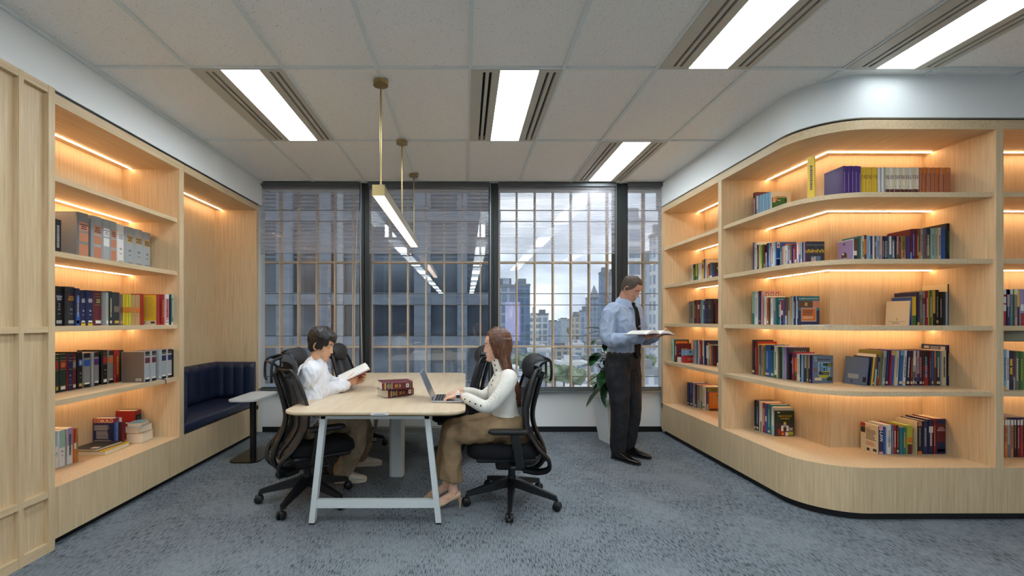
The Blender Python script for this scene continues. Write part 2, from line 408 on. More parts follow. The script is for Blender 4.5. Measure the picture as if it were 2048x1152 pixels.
# outer skin: tan fins and rails
fin_m = noise_mat('tan_fin_coating', [(244, 212, 178), (250, 222, 190)], (8, 8, .6), 4, 3, .5)
rod_m = mat('thin_grey_transom', (120, 116, 110), .5, .3)
mb = MB(); mb.box(-4.2, 4.2, 5.99, 6.00, -.4, 4.2); o = mb.build('window_5', glass_out); struct(o)
zr = lambda y, Y=5.95: CAMZ+(641-y)*Y/930
xs = [(x-931)*5.9/930 for x in [487, 523.5]+[560+36.45*k for k in range(22)]]
F0 = None
for i, x in enumerate(xs):
    if i == 0:
        t = thing('facade_fin', '1st slim tan vertical fin from the left outside the window', 'facade fin', (x, 0, 0), 0, 'tan vertical fins outside the glass')
        mb = MB(); mb.box(-.008, .008, 5.90, 5.985, -.3, 4.1); mb.build('blade', fin_m, t); mb = MB(); mb.box(-.008, .008, 5.896, 5.90, -.3, 4.1); mb.build('front_cap', fin_m, t)
        F0 = t
    else:
        t = copy_tree(F0); t.location.x = x; t['label'] = '%d%s slim tan vertical fin from the left outside the window' % (i+1, 'th' if 10 < i+1 < 14 else {1: 'st', 2: 'nd', 3: 'rd'}.get((i+1) % 10, 'th'))
for yy, wname in ((524.5, 'upper'), (693.5, 'lower')):
    mb = MB(); z = zr(yy, 5.9); mb.box(-4.2, 4.2, 5.90, 5.99, z-.011, z+.011)
    tag(mb.build('facade_rail', fin_m), '%s tan horizontal rail crossing the fins outside the windows' % wname, 'facade rail', 'tan horizontal rails outside')
for yy, wname in ((421, 'topmost'), (443, 'second'), (587.5, 'third'), (610, 'fourth'), (672, 'fifth'), (753, 'lowest')):
    mb = MB(); z = zr(yy, 5.98); mb.box(-4.2, 4.2, 5.96, 5.99, z-.004, z+.004)
    tag(mb.build('glazing_bar', rod_m), '%s thin grey glazing bar across the outer glass skin' % wname, 'glazing bar', 'thin glazing bars of the outer skin')
# ------------------------------------------------------------------ joinery
H_BASE, S4, S3, S2, S1, HB = .35, CAMZ-.471, CAMZ-.035, CAMZ+.408, CAMZ+.85, CAMZ+1.26
TOP = ZT-.004
XB, YBk = -2.86, 3.545   # back panels
SHELVES = (S4, S3, S2, S1)
TH = .032
# --- left wall panelling
t = thing('wall_panelling', 'framed maple wall panelling at the left edge beside the bookcase', 'wall panelling', (XL, 2.0, 0))
mb = MB(); mb.box(-.10, -.010, -.45, .648, 0.0, ZT+.012); mb.build('back_board', wood_v, t)
for yy in (.6485, .474, .30, .12, -.06, -.24, -.42):
    w_ = .042 if yy > .6 else .028
    mb = MB(); mb.box(-.06, .018, yy, yy+w_, 0.0, ZT+.012); mb.build('stile', wood_v, t)
for z0, z1 in ((.0, .055), (.312, .347), (1.252, 1.287), (2.615, ZT+.012)):
    mb = MB(); mb.box(-.04, .016, -.45, .65, z0, z1); mb.build('rail', wood_h, t)

def led(mbfun, parent):
    mbfun.build('light_strip', led_m, parent)

# --- left bookcase bay
FX_ = XL
t = thing('bookcase', 'maple bookcase bay on the left wall with lit shelves of law books', 'bookcase', (FX_, 2.69, 0))
D = XL-XB  # .475
y1 = 1.195
mb = MB(); mb.box(-D-.02, -D, 0, y1+.06, .3, TOP); mb.build('back_panel', wood_v, t)
mb = MB(); mb.box(-D, 0, y1, y1+.062, .3, HB); mb.build('side_panel', wood_v, t)
mb = MB(); mb.box(-D, -.01, -.012, 0, .3, HB); mb.build('side_panel', wood_v, t)
mb = MB(); mb.box(-D, 0, 0, y1+.062, HB, TOP); mb.build('header', wood_h, t)
mb = MB(); mb.box(-D, 0, 0, y1, .05, H_BASE); mb.box(-D, 0, y1, y1+.062, .05, .3); mb.build('base', wood_v, t)
mb = MB(); mb.box(-D, -.05, 0, y1+.06, 0, .05); mb.build('kick', black_m, t)
for z in SHELVES:
    mb = MB(); mb.box(-D, -.018, 0, y1, z-TH, z); mb.build('shelf', wood_h, t)
for z in (S4-TH, S3-TH, S2-TH, S1-TH, HB):
    mb = MB(); mb.box(-D+.077, -D+.085, .01, y1-.01, z-.005, z+.001); led(mb, t)
# --- left bench nook
t = thing('bench_nook', 'open maple alcove above the navy bench beside the window', 'alcove', (FX_, 3.947, 0))
y2 = 1.37
mb = MB(); mb.box(-D-.02, -D, 0, y2+.05, .3, TOP); mb.build('back_panel', wood_v, t)
mb = MB(); mb.box(-D, 0, y2, y2+.045, .3, HB); mb.build('side_panel', wood_v, t)
mb = MB(); mb.box(-D, 0, .004, y2+.045, HB, TOP); mb.build('header', wood_h, t)
mb = MB(); mb.box(-D, 0, .004, y2+.045, .05, H_BASE); mb.build('base', wood_v, t)
mb = MB(); mb.box(-D, -.05, 0, y2+.02, 0, .05); mb.build('kick', black_m, t)
mb = MB(); mb.box(-D+.077, -D+.085, .01, y2-.01, HB-.005, HB+.001); led(mb, t)
# --- bench upholstery
navy = mat('navy_leatherette', (26, 36, 62), .42, bump=.12, bscale=260, spec=.5)
t = thing('bench_cushions', 'navy channel-tufted bench seat with back cushions in the left alcove', 'bench seat', (FX_, 3.947, H_BASE))
mb = MB(); mb.rbox(-D+.01, .008, .012, y2-.01, .002, .095, .025, seg=4); mb.build('seat_cushion', navy, t, smooth=60)
def channel(parent, name, n, L0, h, mk):
    """row of vertical padded channels; mk(u, d, z) -> point"""
    mb = MB(); nu = n*8
    rings = []
    for k in range(13):
        zz = k/12; e = min(1, math.sin(PI*min(zz, 1-zz)/.16) if min(zz, 1-zz) < .08 else 1)
        row = []
        for i in range(nu+1):
            u = i/nu; ph = (u*n) % 1.0
            d = .052+.018*abs(math.sin(PI*u*n))**.5
            d = .03+(d-.03)*e
            row.append(mk(u*L0, d, zz*h))
        row.append(mk(L0, 0, zz*h)); row.append(mk(0, 0, zz*h)); rings.append(row)
    mb.loft(rings); return mb.build(name, navy, parent, smooth=50)
channel(t, 'back_cushion', 7, y2-.03, .41, lambda u, d, z: (-D+d, .014+u, .09+z))
channel(t, 'end_cushion', 4, D-.02, .41, lambda u, d, z: (-D+.012+u, y2-.006-d, .09+z))
channel(t, 'end_cushion', 1, D-.02, .41, lambda u, d, z: (-D+.012+u, .010+d, .09+z))

# --- right bookcases
def cyl_path(off): return [(XR+off, 3.41)]+arc(XR+.36, 3.41, .36-off, PI, 1.5*PI, 18)[1:]
# far bay on the long side: Y 4.225 .. 5.45
t = thing('bookcase', 'narrow maple bookcase bay behind the standing man, next to the window', 'bookcase', (XR, 5.45, 0))
DX = .485; ya, yb = -1.225, 0
mb = MB(); mb.box(DX, DX+.02, ya-.05, 0, .3, TOP); mb.build('back_panel', wood_v, t)
mb = MB(); mb.box(0, DX, -.04, 0, .3, HB); mb.build('side_panel', wood_v, t)
mb = MB(); mb.box(0, DX, ya-.055, ya, .3, HB); mb.build('side_panel', wood_v, t)
mb = MB(); mb.box(0, DX, ya-.055, 0, HB, TOP); mb.build('header', wood_h, t)
mb = MB(); mb.box(0, DX, ya, 0, .05, H_BASE); mb.box(0, DX, ya-.055, ya, .05, .3); mb.build('base', wood_v, t)
mb = MB(); mb.box(.03, DX, ya-.055, -.04, 0, .05); mb.build('kick', black_m, t)
for z in SHELVES:
    mb = MB(); mb.box(.018, DX, ya, -.04, z-TH, z); mb.build('shelf', wood_h, t)
for z in (S4-TH, S3-TH, S2-TH, S1-TH, HB):
    mb = MB(); mb.box(DX-.083, DX-.075, ya+.01, -.05, z-.005, z+.001); led(mb, t)
# corner bay
YA = 4.17; XE = 3.495
t = thing('bookcase', 'curved corner maple bookcase with five lit levels of books', 'bookcase', (XR, 3.05, 0))
T0 = Matrix.Translation((-XR, -3.05, 0))
def cp(off, xend=XE, yend=YA): return [(XR+off, yend)]+cyl_path(off)+[(xend, 3.05+off)]
def shelfpoly(off): return cp(off)+[(XE, YBk), (XR+DX, YBk), (XR+DX, YA)]
mb = MB(); mb.box(XR+DX, XR+DX+.02, YBk+.02, YA, .3, TOP, M=T0); mb.box(XR+DX, XE, YBk, YBk+.02, .3, TOP, M=T0); mb.build('back_panel', wood_v, t)
mb = MB(); mb.box(XE, XE+.05, 3.05, YBk+.02, .3, HB, M=T0); mb.build('side_panel', wood_v, t)
mb = MB(); mb.prism(shelfpoly(0)[:-3]+shelfpoly(0)[-3:], HB, TOP, M=T0); mb.box(XE, XE+.05, 3.05, YBk, HB, TOP, M=T0); mb.build('header', wood_h, t, smooth=30)
mb = MB(); mb.prism(shelfpoly(0), .05, H_BASE, M=T0); mb.box(XE, XE+.05, 3.05, YBk, .05, .3, M=T0); mb.build('base', wood_v, t, smooth=30)
mb = MB(); mb.prism(cp(.03, XE+.05)+[(XE+.05, YBk), (XR+DX, YBk), (XR+DX, YA)], 0, .05, M=T0); mb.build('kick', black_m, t, smooth=30)
for z in SHELVES:
    mb = MB(); mb.prism(shelfpoly(.018), z-TH, z, M=T0); mb.build('shelf', wood_h, t, smooth=30)
for z in (S4-TH, S3-TH, S2-TH, S1-TH, HB):
    mb = MB(); mb.box(XR+DX-.083, XR+DX-.075, YBk-.075, YA-.01, z-.005, z+.001, M=T0); mb.box(XR+DX-.083, XE-.01, YBk-.083, YBk-.075, z-.005, z+.001, M=T0); led(mb, t)
# right bay
t = thing('bookcase', 'maple bookcase bay cut off by the right edge', 'bookcase', (XE+.05, 3.05, 0))
W2 = 1.3; DY = YBk-3.05
mb = MB(); mb.box(0, W2, DY, DY+.02, .3, TOP); mb.build('back_panel', wood_v, t)
mb = MB(); mb.box(W2, W2+.05, 0, DY, .05, TOP); mb.build('side_panel', wood_v, t)
mb = MB(); mb.box(0, W2, 0, DY, HB, TOP); mb.build('header', wood_x, t)
mb = MB(); mb.box(0, W2, 0, DY, .05, H_BASE); mb.build('base', wood_v, t)
mb = MB(); mb.box(0, W2, .03, DY, 0, .05); mb.build('kick', black_m, t)
for z in SHELVES:
    mb = MB(); mb.box(0, W2, .01, DY, z-TH, z); mb.build('shelf', wood_x, t)
for z in (S4-TH, S3-TH, S2-TH, S1-TH, HB):
    mb = MB(); mb.box(.01, W2-.01, DY-.083, DY-.075, z-.005, z+.001); led(mb, t)
# ------------------------------------------------------------------ outside world
GZ = -42.0
def tower_mat(name, wall, glass, sx, sz, mortar=.35, rough=.5):
    m = bpy.data.materials.new(name); m.use_nodes = True; nt = m.node_tree; b = nt.nodes['Principled BSDF']; b.inputs['Roughness'].default_value = rough
    L = nt.links.new; g = N(nt, 'ShaderNodeNewGeometry'); sp = N(nt, 'ShaderNodeSeparateXYZ'); cb = N(nt, 'ShaderNodeCombineXYZ')
    ad = N(nt, 'ShaderNodeMath'); ad.operation = 'ADD'
    L(g.outputs['Position'], sp.inputs[0]); L(sp.outputs[0], ad.inputs[0]); L(sp.outputs[1], ad.inputs[1]); L(ad.outputs[0], cb.inputs[0]); L(sp.outputs[2], cb.inputs[1])
    br = N(nt, 'ShaderNodeTexBrick'); br.offset = 0; br.inputs['Scale'].default_value = 1; br.inputs['Brick Width'].default_value = sx; br.inputs['Row Height'].default_value = sz
    br.inputs['Mortar Size'].default_value = mortar; br.inputs['Mortar Smooth'].default_value = .1
    br.inputs['Color1'].default_value = rgb(*glass); br.inputs['Color2'].default_value = rgb(*[min(255, c*1.25) for c in glass]); br.inputs['Mortar'].default_value = rgb(*wall)
    L(cb.outputs[0], br.inputs['Vector']); L(br.outputs['Color'], b.inputs['Base Color'])
    return m
# neighbouring wing seen through the three left panes
wing = thing('office_wing', 'dark glass office wing filling the left half of the window view', 'building', (0, 14, 0))
wing_glass = noise_mat('wing_dark_glazing', [(50, 58, 67), (66, 75, 85), (86, 96, 107)], (.35, 1, .9), 1.3, 3, .25, (.35, .7), spec=.6)
mb = MB(); mb.box(-22, 1.05, .15, 12, -4-CAMZ+0, 14); mb.build('glazed_wall', wing_glass, wing)
sp_m = noise_mat('wing_spandrel', [(88, 97, 107), (112, 120, 129)], (.6, 1, 3), 2, 3, .5)
for z0, z1 in ((.47, .84), (-.83, -.47), (2.95, 3.35), (4.6, 5.0), (-2.3, -1.9)):
    mb = MB(); mb.box(-22, 1.06, .02, .16, CAMZ+z0, CAMZ+z1); mb.build('spandrel', sp_m, wing)
col_m = mat('wing_concrete', (132, 138, 142), .8)
for x0, w_, m_ in ((-3.95, .26, col_m), (-4.5, .45, sp_m), (-1.55, .5, sp_m), (-.25, .3, sp_m), (-5.7, .5, sp_m)):
    mb = MB(); mb.box(x0, x0+w_, .0, .15, -3, 9); mb.build('column', m_, wing)
mb = MB()
for k in range(34): mb.box(-22, 1.05, .10, .15, CAMZ+1.9+k*.12, CAMZ+1.94+k*.12)
mb.build('louvre', sp_m, wing)
mb = MB(); mb.box(-22.2, 1.2, 0, 12, 14, 14.4); mb.build('roof', col_m, wing)

grd = noise_mat('city_ground', [(120, 134, 112), (160, 164, 160), (190, 192, 190)], (.02, .02, 1), 3, 6, .9, (.35, .62))
mb = MB(); mb.box(-1200, 1800, 30, 2600, GZ-1, GZ); o = mb.build('city_ground', grd); tag(o, 'distant streets and low ground of the city far below the window', 'ground', kind='stuff')
TM = [tower_mat('tower_pale', (196, 198, 200), (120, 130, 142), 3.2, 3.4, .5), tower_mat('tower_grey', (164, 172, 182), (116, 128, 144), 2.6, 3.4, .4),
      tower_mat('tower_blue', (122, 138, 156), (86, 104, 126), 3.4, 3.6, .25), tower_mat('tower_white', (222, 222, 220), (136, 146, 156), 4, 3.2, .7), tower_mat('tower_beige', (196, 188, 176), (116, 118, 120), 3, 3.3, .6)]
def px2x(px, Y): return (px-931)*Y/930
def tower(px0, px1, ytop, Y, m, label, depth=None, steps=(), spire=0, name='office_tower', cat='tower', ybase=None):
    x0, x1 = px2x(px0, Y), px2x(px1, Y); top = CAMZ+(641-ytop)*Y/930
    base = GZ if ybase is None else CAMZ+(641-ybase)*Y/930
    t = thing(name, label, cat, ((x0+x1)/2, Y, base)); w = (x1-x0)/2; h = top-base; d = depth or (x1-x0)
    mb = MB(); mb.box(-w, w, 0, d, 0, h); mb.build('walls', TM[m], t)
    mb = MB(); mb.box(-w*.6, w*.5, d*.2, d*.8, h, h+h*.03+1); mb.box(-w-.2, w+.2, -.2, d+.2, h-.4, h+.5); mb.build('roof', TM[m] if m == 3 else mat('roof_grey', (128, 132, 136), .8), t)
    for (a, b, hh) in steps:
        mb = MB(); mb.box(-w+2*w*a, -w+2*w*b, 0, d*.8, h, h+hh*Y/930); mb.build('upper_block', TM[m], t)
    if spire:
        mb = MB(); r = w*.72; mb.loft([[(-r, 0, h), (r, 0, h), (r, 2*r, h), (-r, 2*r, h)], [(-r*.45, r*.55, h+spire*.55*Y/930), (r*.45, r*.55, h+spire*.55*Y/930), (r*.45, r*1.45, h+spire*.55*Y/930), (-r*.45, r*1.45, h+spire*.55*Y/930)], [(-.2, r, h+spire*Y/930), (.2, r, h+spire*Y/930), (.2, r+.4, h+spire*Y/930), (-.2, r+.4, h+spire*Y/930)]])
        mb.build('spire', mat('spire_grey', (150, 156, 164), .6), t)
    return t
tower(986, 1036, 572, 150, 1, 'tall grey tower with a stepped top just right of the middle mullion', steps=((.4, .65, 14),))
tower(1032, 1060, 570, 190, 2, 'blue-grey slab tower with a slanted top beside the stepped grey tower', steps=((.0, .5, 6),))
tower(1056, 1078, 640, 230, 3, 'pale apartment block stepping up beside the blue slab tower', steps=((.3, .8, 14), (.5, .7, 26)))
tower(1076, 1097, 628, 250, 0, 'slim pale apartment block right of the stepped apartments')
tower(1145, 1166, 632, 260, 4, 'beige block on the skyline left of the spired tower', steps=((.3, .9, 8),))
tower(1164, 1182, 622, 240, 1, 'grey block standing against the spired tower')
tower(1178, 1204, 596, 300, 1, 'tower with a pointed spire on the skyline behind the standing man', spire=26)
tower(1203, 1222, 545, 260, 2, 'tall narrow blue tower left of the right-hand mullion')
tower(1219, 1234, 548, 280, 0, 'pale tall tower touching the right-hand mullion')
tower(1254, 1289, 442, 95, 0, 'broad pale high-rise in the narrow right pane', steps=((.1, .6, 16),))
tower(1290, 1312, 520, 140, 1, 'grey high-rise behind the head of the standing man, right pane')
tower(1308, 1330, 470, 120, 0, 'pale high-rise hard against the right bookcase')
tower(1096, 1122, 643, 700, 1, 'low far block on the hazy skyline, left'); tower(1120, 1140, 638, 900, 0, 'low far block on the hazy skyline, middle')
tower(1137, 1149, 640, 800, 1, 'low far block on the hazy skyline, right')
# low buildings between the streets
lows = [(998, 1046, 704, 132, 1), (1060, 1104, 700, 170, 3), (1106, 1140, 694, 226, 4), (1144, 1174, 690, 214, 3), (1176, 1232, 686, 200, 0), (1064, 1100, 742, 95, 0), (1120, 1178, 728, 120, 3), (1172, 1234, 720, 130, 0), (1254, 1330, 700, 150, 3), (1254, 1330, 745, 80, 0), (1010, 1050, 758, 80, 3), (1130, 1200, 768, 75, 3)]
for i, (a, b, yt, Y, m) in enumerate(lows):
    tower(a, b, yt, Y, m, ['low grey roofed hall', 'white low-rise', 'beige low-rise', 'white flat-roofed depot', 'pale long shed', 'pale low-rise', 'white long station roof', 'pale slab block', 'white terrace block', 'pale near block', 'white cube house', 'white near shed'][i]+' in the streets below, '+['left of the billboard', 'under the apartment blocks', 'in mid distance', 'below the beige block', 'below the spired tower', 'behind the empty chair headrest', 'over the empty chair', 'left of the standing man', 'behind the open book of the standing man', 'behind the shirt of the standing man', 'beside the long hair of the woman', 'left of the rubber plant'][i], depth=7, name='low_building', cat='building')
# billboard
bt = thing('billboard', 'tall lilac illuminated billboard on the tower right of the middle mullion', 'billboard', (px2x(1026, 140), 140, CAMZ))
h0, h1 = (641-682)*140/930, (641-604)*140/930; w_ = 15*140/930
mb = MB(); mb.prism([(-w_, 0), (w_*.9, .2), (w_*.9, 1.2), (-w_, 1.0)], h0, h1); mb.build('screen', noise_mat('billboard_lilac', [(200, 200, 226), (186, 182, 218), (220, 218, 234)], (.3, 1, .12), 1.5, 2, .5), bt)
mb = MB(); mb.box(w_*.9, w_*1.05, 0, 1, h0, h1); mb.box(-w_*.2, w_*.2, .5, 1.5, h0-20, h0); mb.build('frame', mat('billboard_violet', (140, 132, 180), .5), bt)
# trees
leaf_far = noise_mat('far_tree_green', [(84, 98, 80), (116, 130, 104), (150, 160, 136)], (1, 1, 1), .9, 3, .9, (.35, .65))
bark_m = mat('bark_brown', (86, 70, 54), .9)
tree_protos = []
def make_tree():
    t = thing('street_tree', 'x', 'tree'); mb = MB()
    for k in range(7):
        a = k*2.4; mb.sphere((math.cos(a)*1.6*(k > 0), math.sin(a)*1.6*(k > 0), 4.4+.5*(k % 3)+(k == 0)*.8), 1.7+.25*(k % 2), n=6)
    o = mb.build('crown', leaf_far, t)
    for v in o.data.vertices:
        n_ = mnoise.noise(v.co*.9); v.co += (v.co-Vector((0, 0, 4.6))).normalized()*n_*.9
    mb = MB(); mb.tube([(0, 0, 0), (0, 0, 3.4)], .22, 8); mb.build('trunk', bark_m, t)
    return t
TREE = make_tree()
spots = [(1092, 752, 62), (1110, 748, 60), (1128, 750, 61), (1147, 755, 60), (1046, 726, 100), (1060, 722, 112), (1208, 765, 58), (1150, 662, 300), (1172, 664, 330), (1286, 728, 100)]
tl = ['left end of the near green row', 'second in the near green row', 'third in the near green row', 'right end of the near green row', 'below the lilac billboard', 'right of the billboard foot', 'behind the rubber plant', 'left of two on the skyline', 'right of two on the skyline', 'in the narrow right pane']
for i, (px, py, Y) in enumerate(spots):
    o = TREE if i == 0 else copy_tree(TREE); zc = CAMZ+(641-py)*Y/930
    s = .5 if Y < 100 else .8 if Y < 150 else 1.5
    # trees stand on terraces / podium roofs at their own height
    o.location = (px2x(px, Y), Y, zc-4.6*s); o.scale = (s, s, s); o['group'] = 'street trees far below'; o['label'] = 'green city tree '+tl[i]
# ------------------------------------------------------------------ furniture
white_metal = mat('powder_white_metal', (206, 212, 212), .4)
TT = CAMZ-.58
t = thing('meeting_table', 'long pale oak meeting table on a white trapezoid steel frame', 'table', (-.585, 2.93, 0))
mb = MB(); mb.prism(rrect(-.585, .585, 0, 2.24, .12, 8), TT-.012, TT); mb.prism(rrect(-.583, .583, .002, 2.238, .12, 8), TT-.016, TT-.012, 1)
vs = rrect(-.585, .585, 0, 2.24, .12, 8); v2 = rrect(-.565, .565, .02, 2.22, .11, 8)
mb.loft([[(x, y, TT-.014) for x, y in vs], [(x, y, TT-.026) for x, y in v2]], 1)
mb.build('tabletop', [table_m, mat('table_edge_birch', (188, 160, 118), .5)], t, smooth=30)
for nm, yy in (('near', .095), ('far', 2.13)):
    for s in (-1, 1):
        mb = MB(); x0, x1 = s*.41, s*.335
        mb.loft([[(x0-.018, yy-.02, .012), (x0+.018, yy-.02, .012), (x0+.018, yy+.03, .012), (x0-.018, yy+.03, .012)], [(x1-.018, yy-.02, TT-.028), (x1+.018, yy-.02, TT-.028), (x1+.018, yy+.03, TT-.028), (x1-.018, yy+.03, TT-.028)]])
        o = mb.build('leg', white_metal, t)
        mb = MB(); mb.box(x0-.017, x0+.017, yy-.018, yy+.028, 0, .012); mb.build('glide', black_m, o)
    mb = MB(); mb.box(-.35, .35, yy-.02, yy+.03, TT-.056, TT-.027); mb.build('top_rail', white_metal, t); mb = MB(); mb.box(-.392, .392, yy-.012, yy+.022, .105, .158); mb.build('crossbar', white_metal, t)
for s in (-1, 1):
    mb = MB(); mb.box(s*.28-.02, s*.28+.02, .12, 2.11, TT-.066, TT-.028); mb.build('beam', white_metal, t)
mb = MB(); mb.prism([(-.06, -.04), (-.04, -.06), (.04, -.06), (.06, -.04), (.06, .04), (.04, .06), (-.04, .06), (-.06, .04)], 0, TT-.03, M=Matrix.Translation((0, 1.05, 0))); mb.build('cable_riser', white_metal, t)
mb = MB(); mb.box(-.012, .10, -.0015, .001, TT-.017, TT-.003); mb.box(.01, .075, -.002, -.001, TT-.012, TT-.009, 1); mb.build('edge_label', [mat('label_white', (226, 228, 230), .5), mat('label_ink', (60, 66, 80), .6)], t)

t = thing('side_table', 'small white-topped side table on a round black pole in front of the bench', 'side table', (-2.065, 4.55, 0))
mb = MB(); mb.prism(rrect(-.135, .135, -.28, .28, .07, 8), .572, .588); mb.build('tabletop', mat('white_solid_surface', (214, 217, 218), .3), t, smooth=30)
mb = MB(); mb.tube([(0, -.02, .012), (0, -.02, .572)], .03, 24); mb.build('pole', mat('black_powder', (16, 17, 19), .4), t, smooth=True)
mb = MB(); mb.prism(rrect(-.14, .14, -.25, .25, .07, 8), 0, .012); mb.build('foot_plate', mat('bronze_plate', (58, 56, 50), .25, .8), t, smooth=30)

# ---- task chair (faces +X)
plast = mat('black_plastic', (17, 18, 20), .42)
seatf = mat('black_seat_fabric', (20, 20, 24), .85, bump=.25, bscale=500, spec=.3)
meshm = bpy.data.materials.new('black_open_mesh'); meshm.use_nodes = True
def _mesh():
    nt = meshm.node_tree; nt.nodes.clear(); L = nt.links.new
    tr = N(nt, 'ShaderNodeBsdfTransparent'); d = N(nt, 'ShaderNodeBsdfPrincipled'); d.inputs['Base Color'].default_value = rgb(48, 49, 53); d.inputs['Roughness'].default_value = .6
    mx = N(nt, 'ShaderNodeMixShader'); mx.inputs[0].default_value = .88; o = N(nt, 'ShaderNodeOutputMaterial')
    L(tr.outputs[0], mx.inputs[1]); L(d.outputs[0], mx.inputs[2]); L(mx.outputs[0], o.inputs[0])
_mesh()
def lerp(a, b, t): return a+(b-a)*t
def interp(tab, z):
    for (z0, *a), (z1, *b) in zip(tab, tab[1:]):
        if z <= z1: t = max(0, (z-z0)/(z1-z0)); return [lerp(p, q, t) for p, q in zip(a, b)]
    return list(tab[-1][1:])
def smooth_pts(pts, n=6):
    """Catmull-Rom"""
    P = [Vector(p) for p in pts]; P = [P[0]*2-P[1]]+P+[P[-1]*2-P[-2]]; out = []
    for i in range(1, len(P)-2):
        for k in range(n):
            t = k/n; a, b, c, d = P[i-1:i+3]
            out.append(.5*((2*b)+(c-a)*t+(2*a-5*b+4*c-d)*t*t+(3*b-a-3*c+d)*t*t*t))
    out.append(P[-2]); return out
def make_chair(label):
    t = thing('task_chair', label, 'office chair')
    # back surface: b = distance behind centre at height z, half width
    tab = [(.37, .215, .205), (.43, .20, .23), (.50, .145, .245), (.58, .105, .25), (.70, .11, .245), (.82, .14, .232), (.92, .175, .21), (.975, .205, .17)]
    nz_, nu_ = 22, 16; g = []
    for i in range(nz_+1):
        z = .37+(.975-.37)*i/nz_; b, w = interp(tab, z); row = []
        for j in range(nu_+1):
            u = -1+2*j/nu_; row.append(Vector((-(b-.055*u*u*min(1, (z-.30)*2.5)), u*w, z)))
        g.append(row)
    mb = MB(); vs = [v for r in g for v in r]+[v+Vector((-.006, 0, 0)) for r in g for v in r]; n1 = nu_+1; K = len(g)*n1
    fs = [(i*n1+j, i*n1+j+1, (i+1)*n1+j+1, (i+1)*n1+j) for i in range(nz_) for j in range(nu_)]
    mb.add(vs, fs); mb.add(vs[K:], fs) if False else None
    mb.build('backrest', meshm, t, smooth='all', recalc=False)
    per = [r[0] for r in g]+g[-1][1:]+[r[-1] for r in g[::-1][1:]]+g[0][::-1][1:-1]
    per = per+[per[0], per[1]]
    mb = MB(); mb.tube(smooth_pts(per[::2]+[per[0]], 3), .014, 8, ell=.011)
    # central strap and side straps on the back of the mesh
    for u0, u1 in ((-.16, .16), (-.62, -.5), (.5, .62)):
        rows = []
        for i in range(nz_+1):
            z = .37+(.975-.37)*i/nz_; b, w = interp(tab, z)
            f = lambda u, o: (-(b-.055*u*u*min(1, (z-.30)*2.5))-o, u*w, z)
            rows.append([f(u0, .004), f(u1, .004), f(u1, .016), f(u0, .016)])
        mb.loft(rows)
    # rear spine hooping under the seat
    sp = smooth_pts([(-.225, 0, .95), (-.18, 0, .80), (-.15, 0, .66), (-.165, 0, .55), (-.215, 0, .44), (-.235, 0, .35), (-.20, 0, .275), (-.12, 0, .245), (-.02, 0, .26)], 5)
    mb.tube(sp, [.020+.014*min(1, i/12) for i in range(len(sp))], 10, ell=.018)
    for s in (-1, 1):
        hp = smooth_pts([(-.09, s*.235, .56), (-.15, s*.238, .46), (-.225, s*.22, .38), (-.235, s*.18, .30), (-.17, s*.10, .255), (-.08, s*.05, .255)], 4)
        mb.tube(hp, .024, 8, ell=.014)
    mb.build('back_frame', plast, t, smooth=50)
    # seat
    mb = MB(); rings = []
    outl = []
    for k in range(40):
        a = 2*PI*k/40; ca, sa = math.cos(a), math.sin(a); n_ = 3.2
        r = (abs(ca)**n_+abs(sa)**n_)**(-1/n_); outl.append((.06+.265*r*ca, .25*r*sa))
    for sc, z in ((.80, .375), (.93, .38), (1.0, .405), (1.0, .43), (.965, .458), (.88, .47), (.6, .463), (.25, .458), (.02, .457)):
        rings.append([(.06+(x-.06)*sc, y*sc, z-(.03*max(0, (x-.06)*sc-.14)/.12 if z > .4 else .015*max(0, (x-.2)/.1))) for x, y in outl])
    mb.loft(rings); mb.build('seat', seatf, t, smooth=60)
    mb = MB(); mb.rbox(-.15, .26, -.20, .20, .345, .378, .012); mb.rbox(-.10, .12, -.075, .075, .255, .35, .02); mb.tube([(.06, -.02, .30), (.05, -.24, .315)], .006, 8); mb.rbox(.03, .08, -.27, -.235, .308, .322, .005); mb.build('seat_mechanism', plast, t, smooth=40)
    # arms
    for s in (-1, 1):
        mb = MB(); mb.rbox(-.055, .005, s*.285-.016, s*.285+.016, .33, .57, .008, M=Matrix.Translation((.02, 0, .45)) @ Matrix.Rotation(.16, 4, 'Y') @ Matrix.Translation((-.005, 0, -.45)))
        mb.rbox(-.04, .04, min(s*.14, s*.30), max(s*.14, s*.30), .325, .355, .01)
        a_ = mb.build('arm_post', plast, t, smooth=40)
        mb = MB(); pad = []
        for sc, z in ((.86, .566), (1, .574), (1, .586), (.93, .594), (.4, .596)): pad.append([(.055+(x-.055)*sc, s*.285+y*sc, z) for x, y in [(p[0], p[1]) for p in rrect(-.075, .185, -.042, .042, .035, 5)]])
        mb.loft(pad); mb.build('arm_pad', plast, t, smooth=50)
    # gas lift and star base
    mb = MB(); mb.lathe([(.001, .13), (.032, .13), (.034, .16), (.03, .20), (.026, .20), (.026, .262), (.001, .262)], (0, 0, 0), 24); mb.build('gas_lift', plast, t, smooth=True)
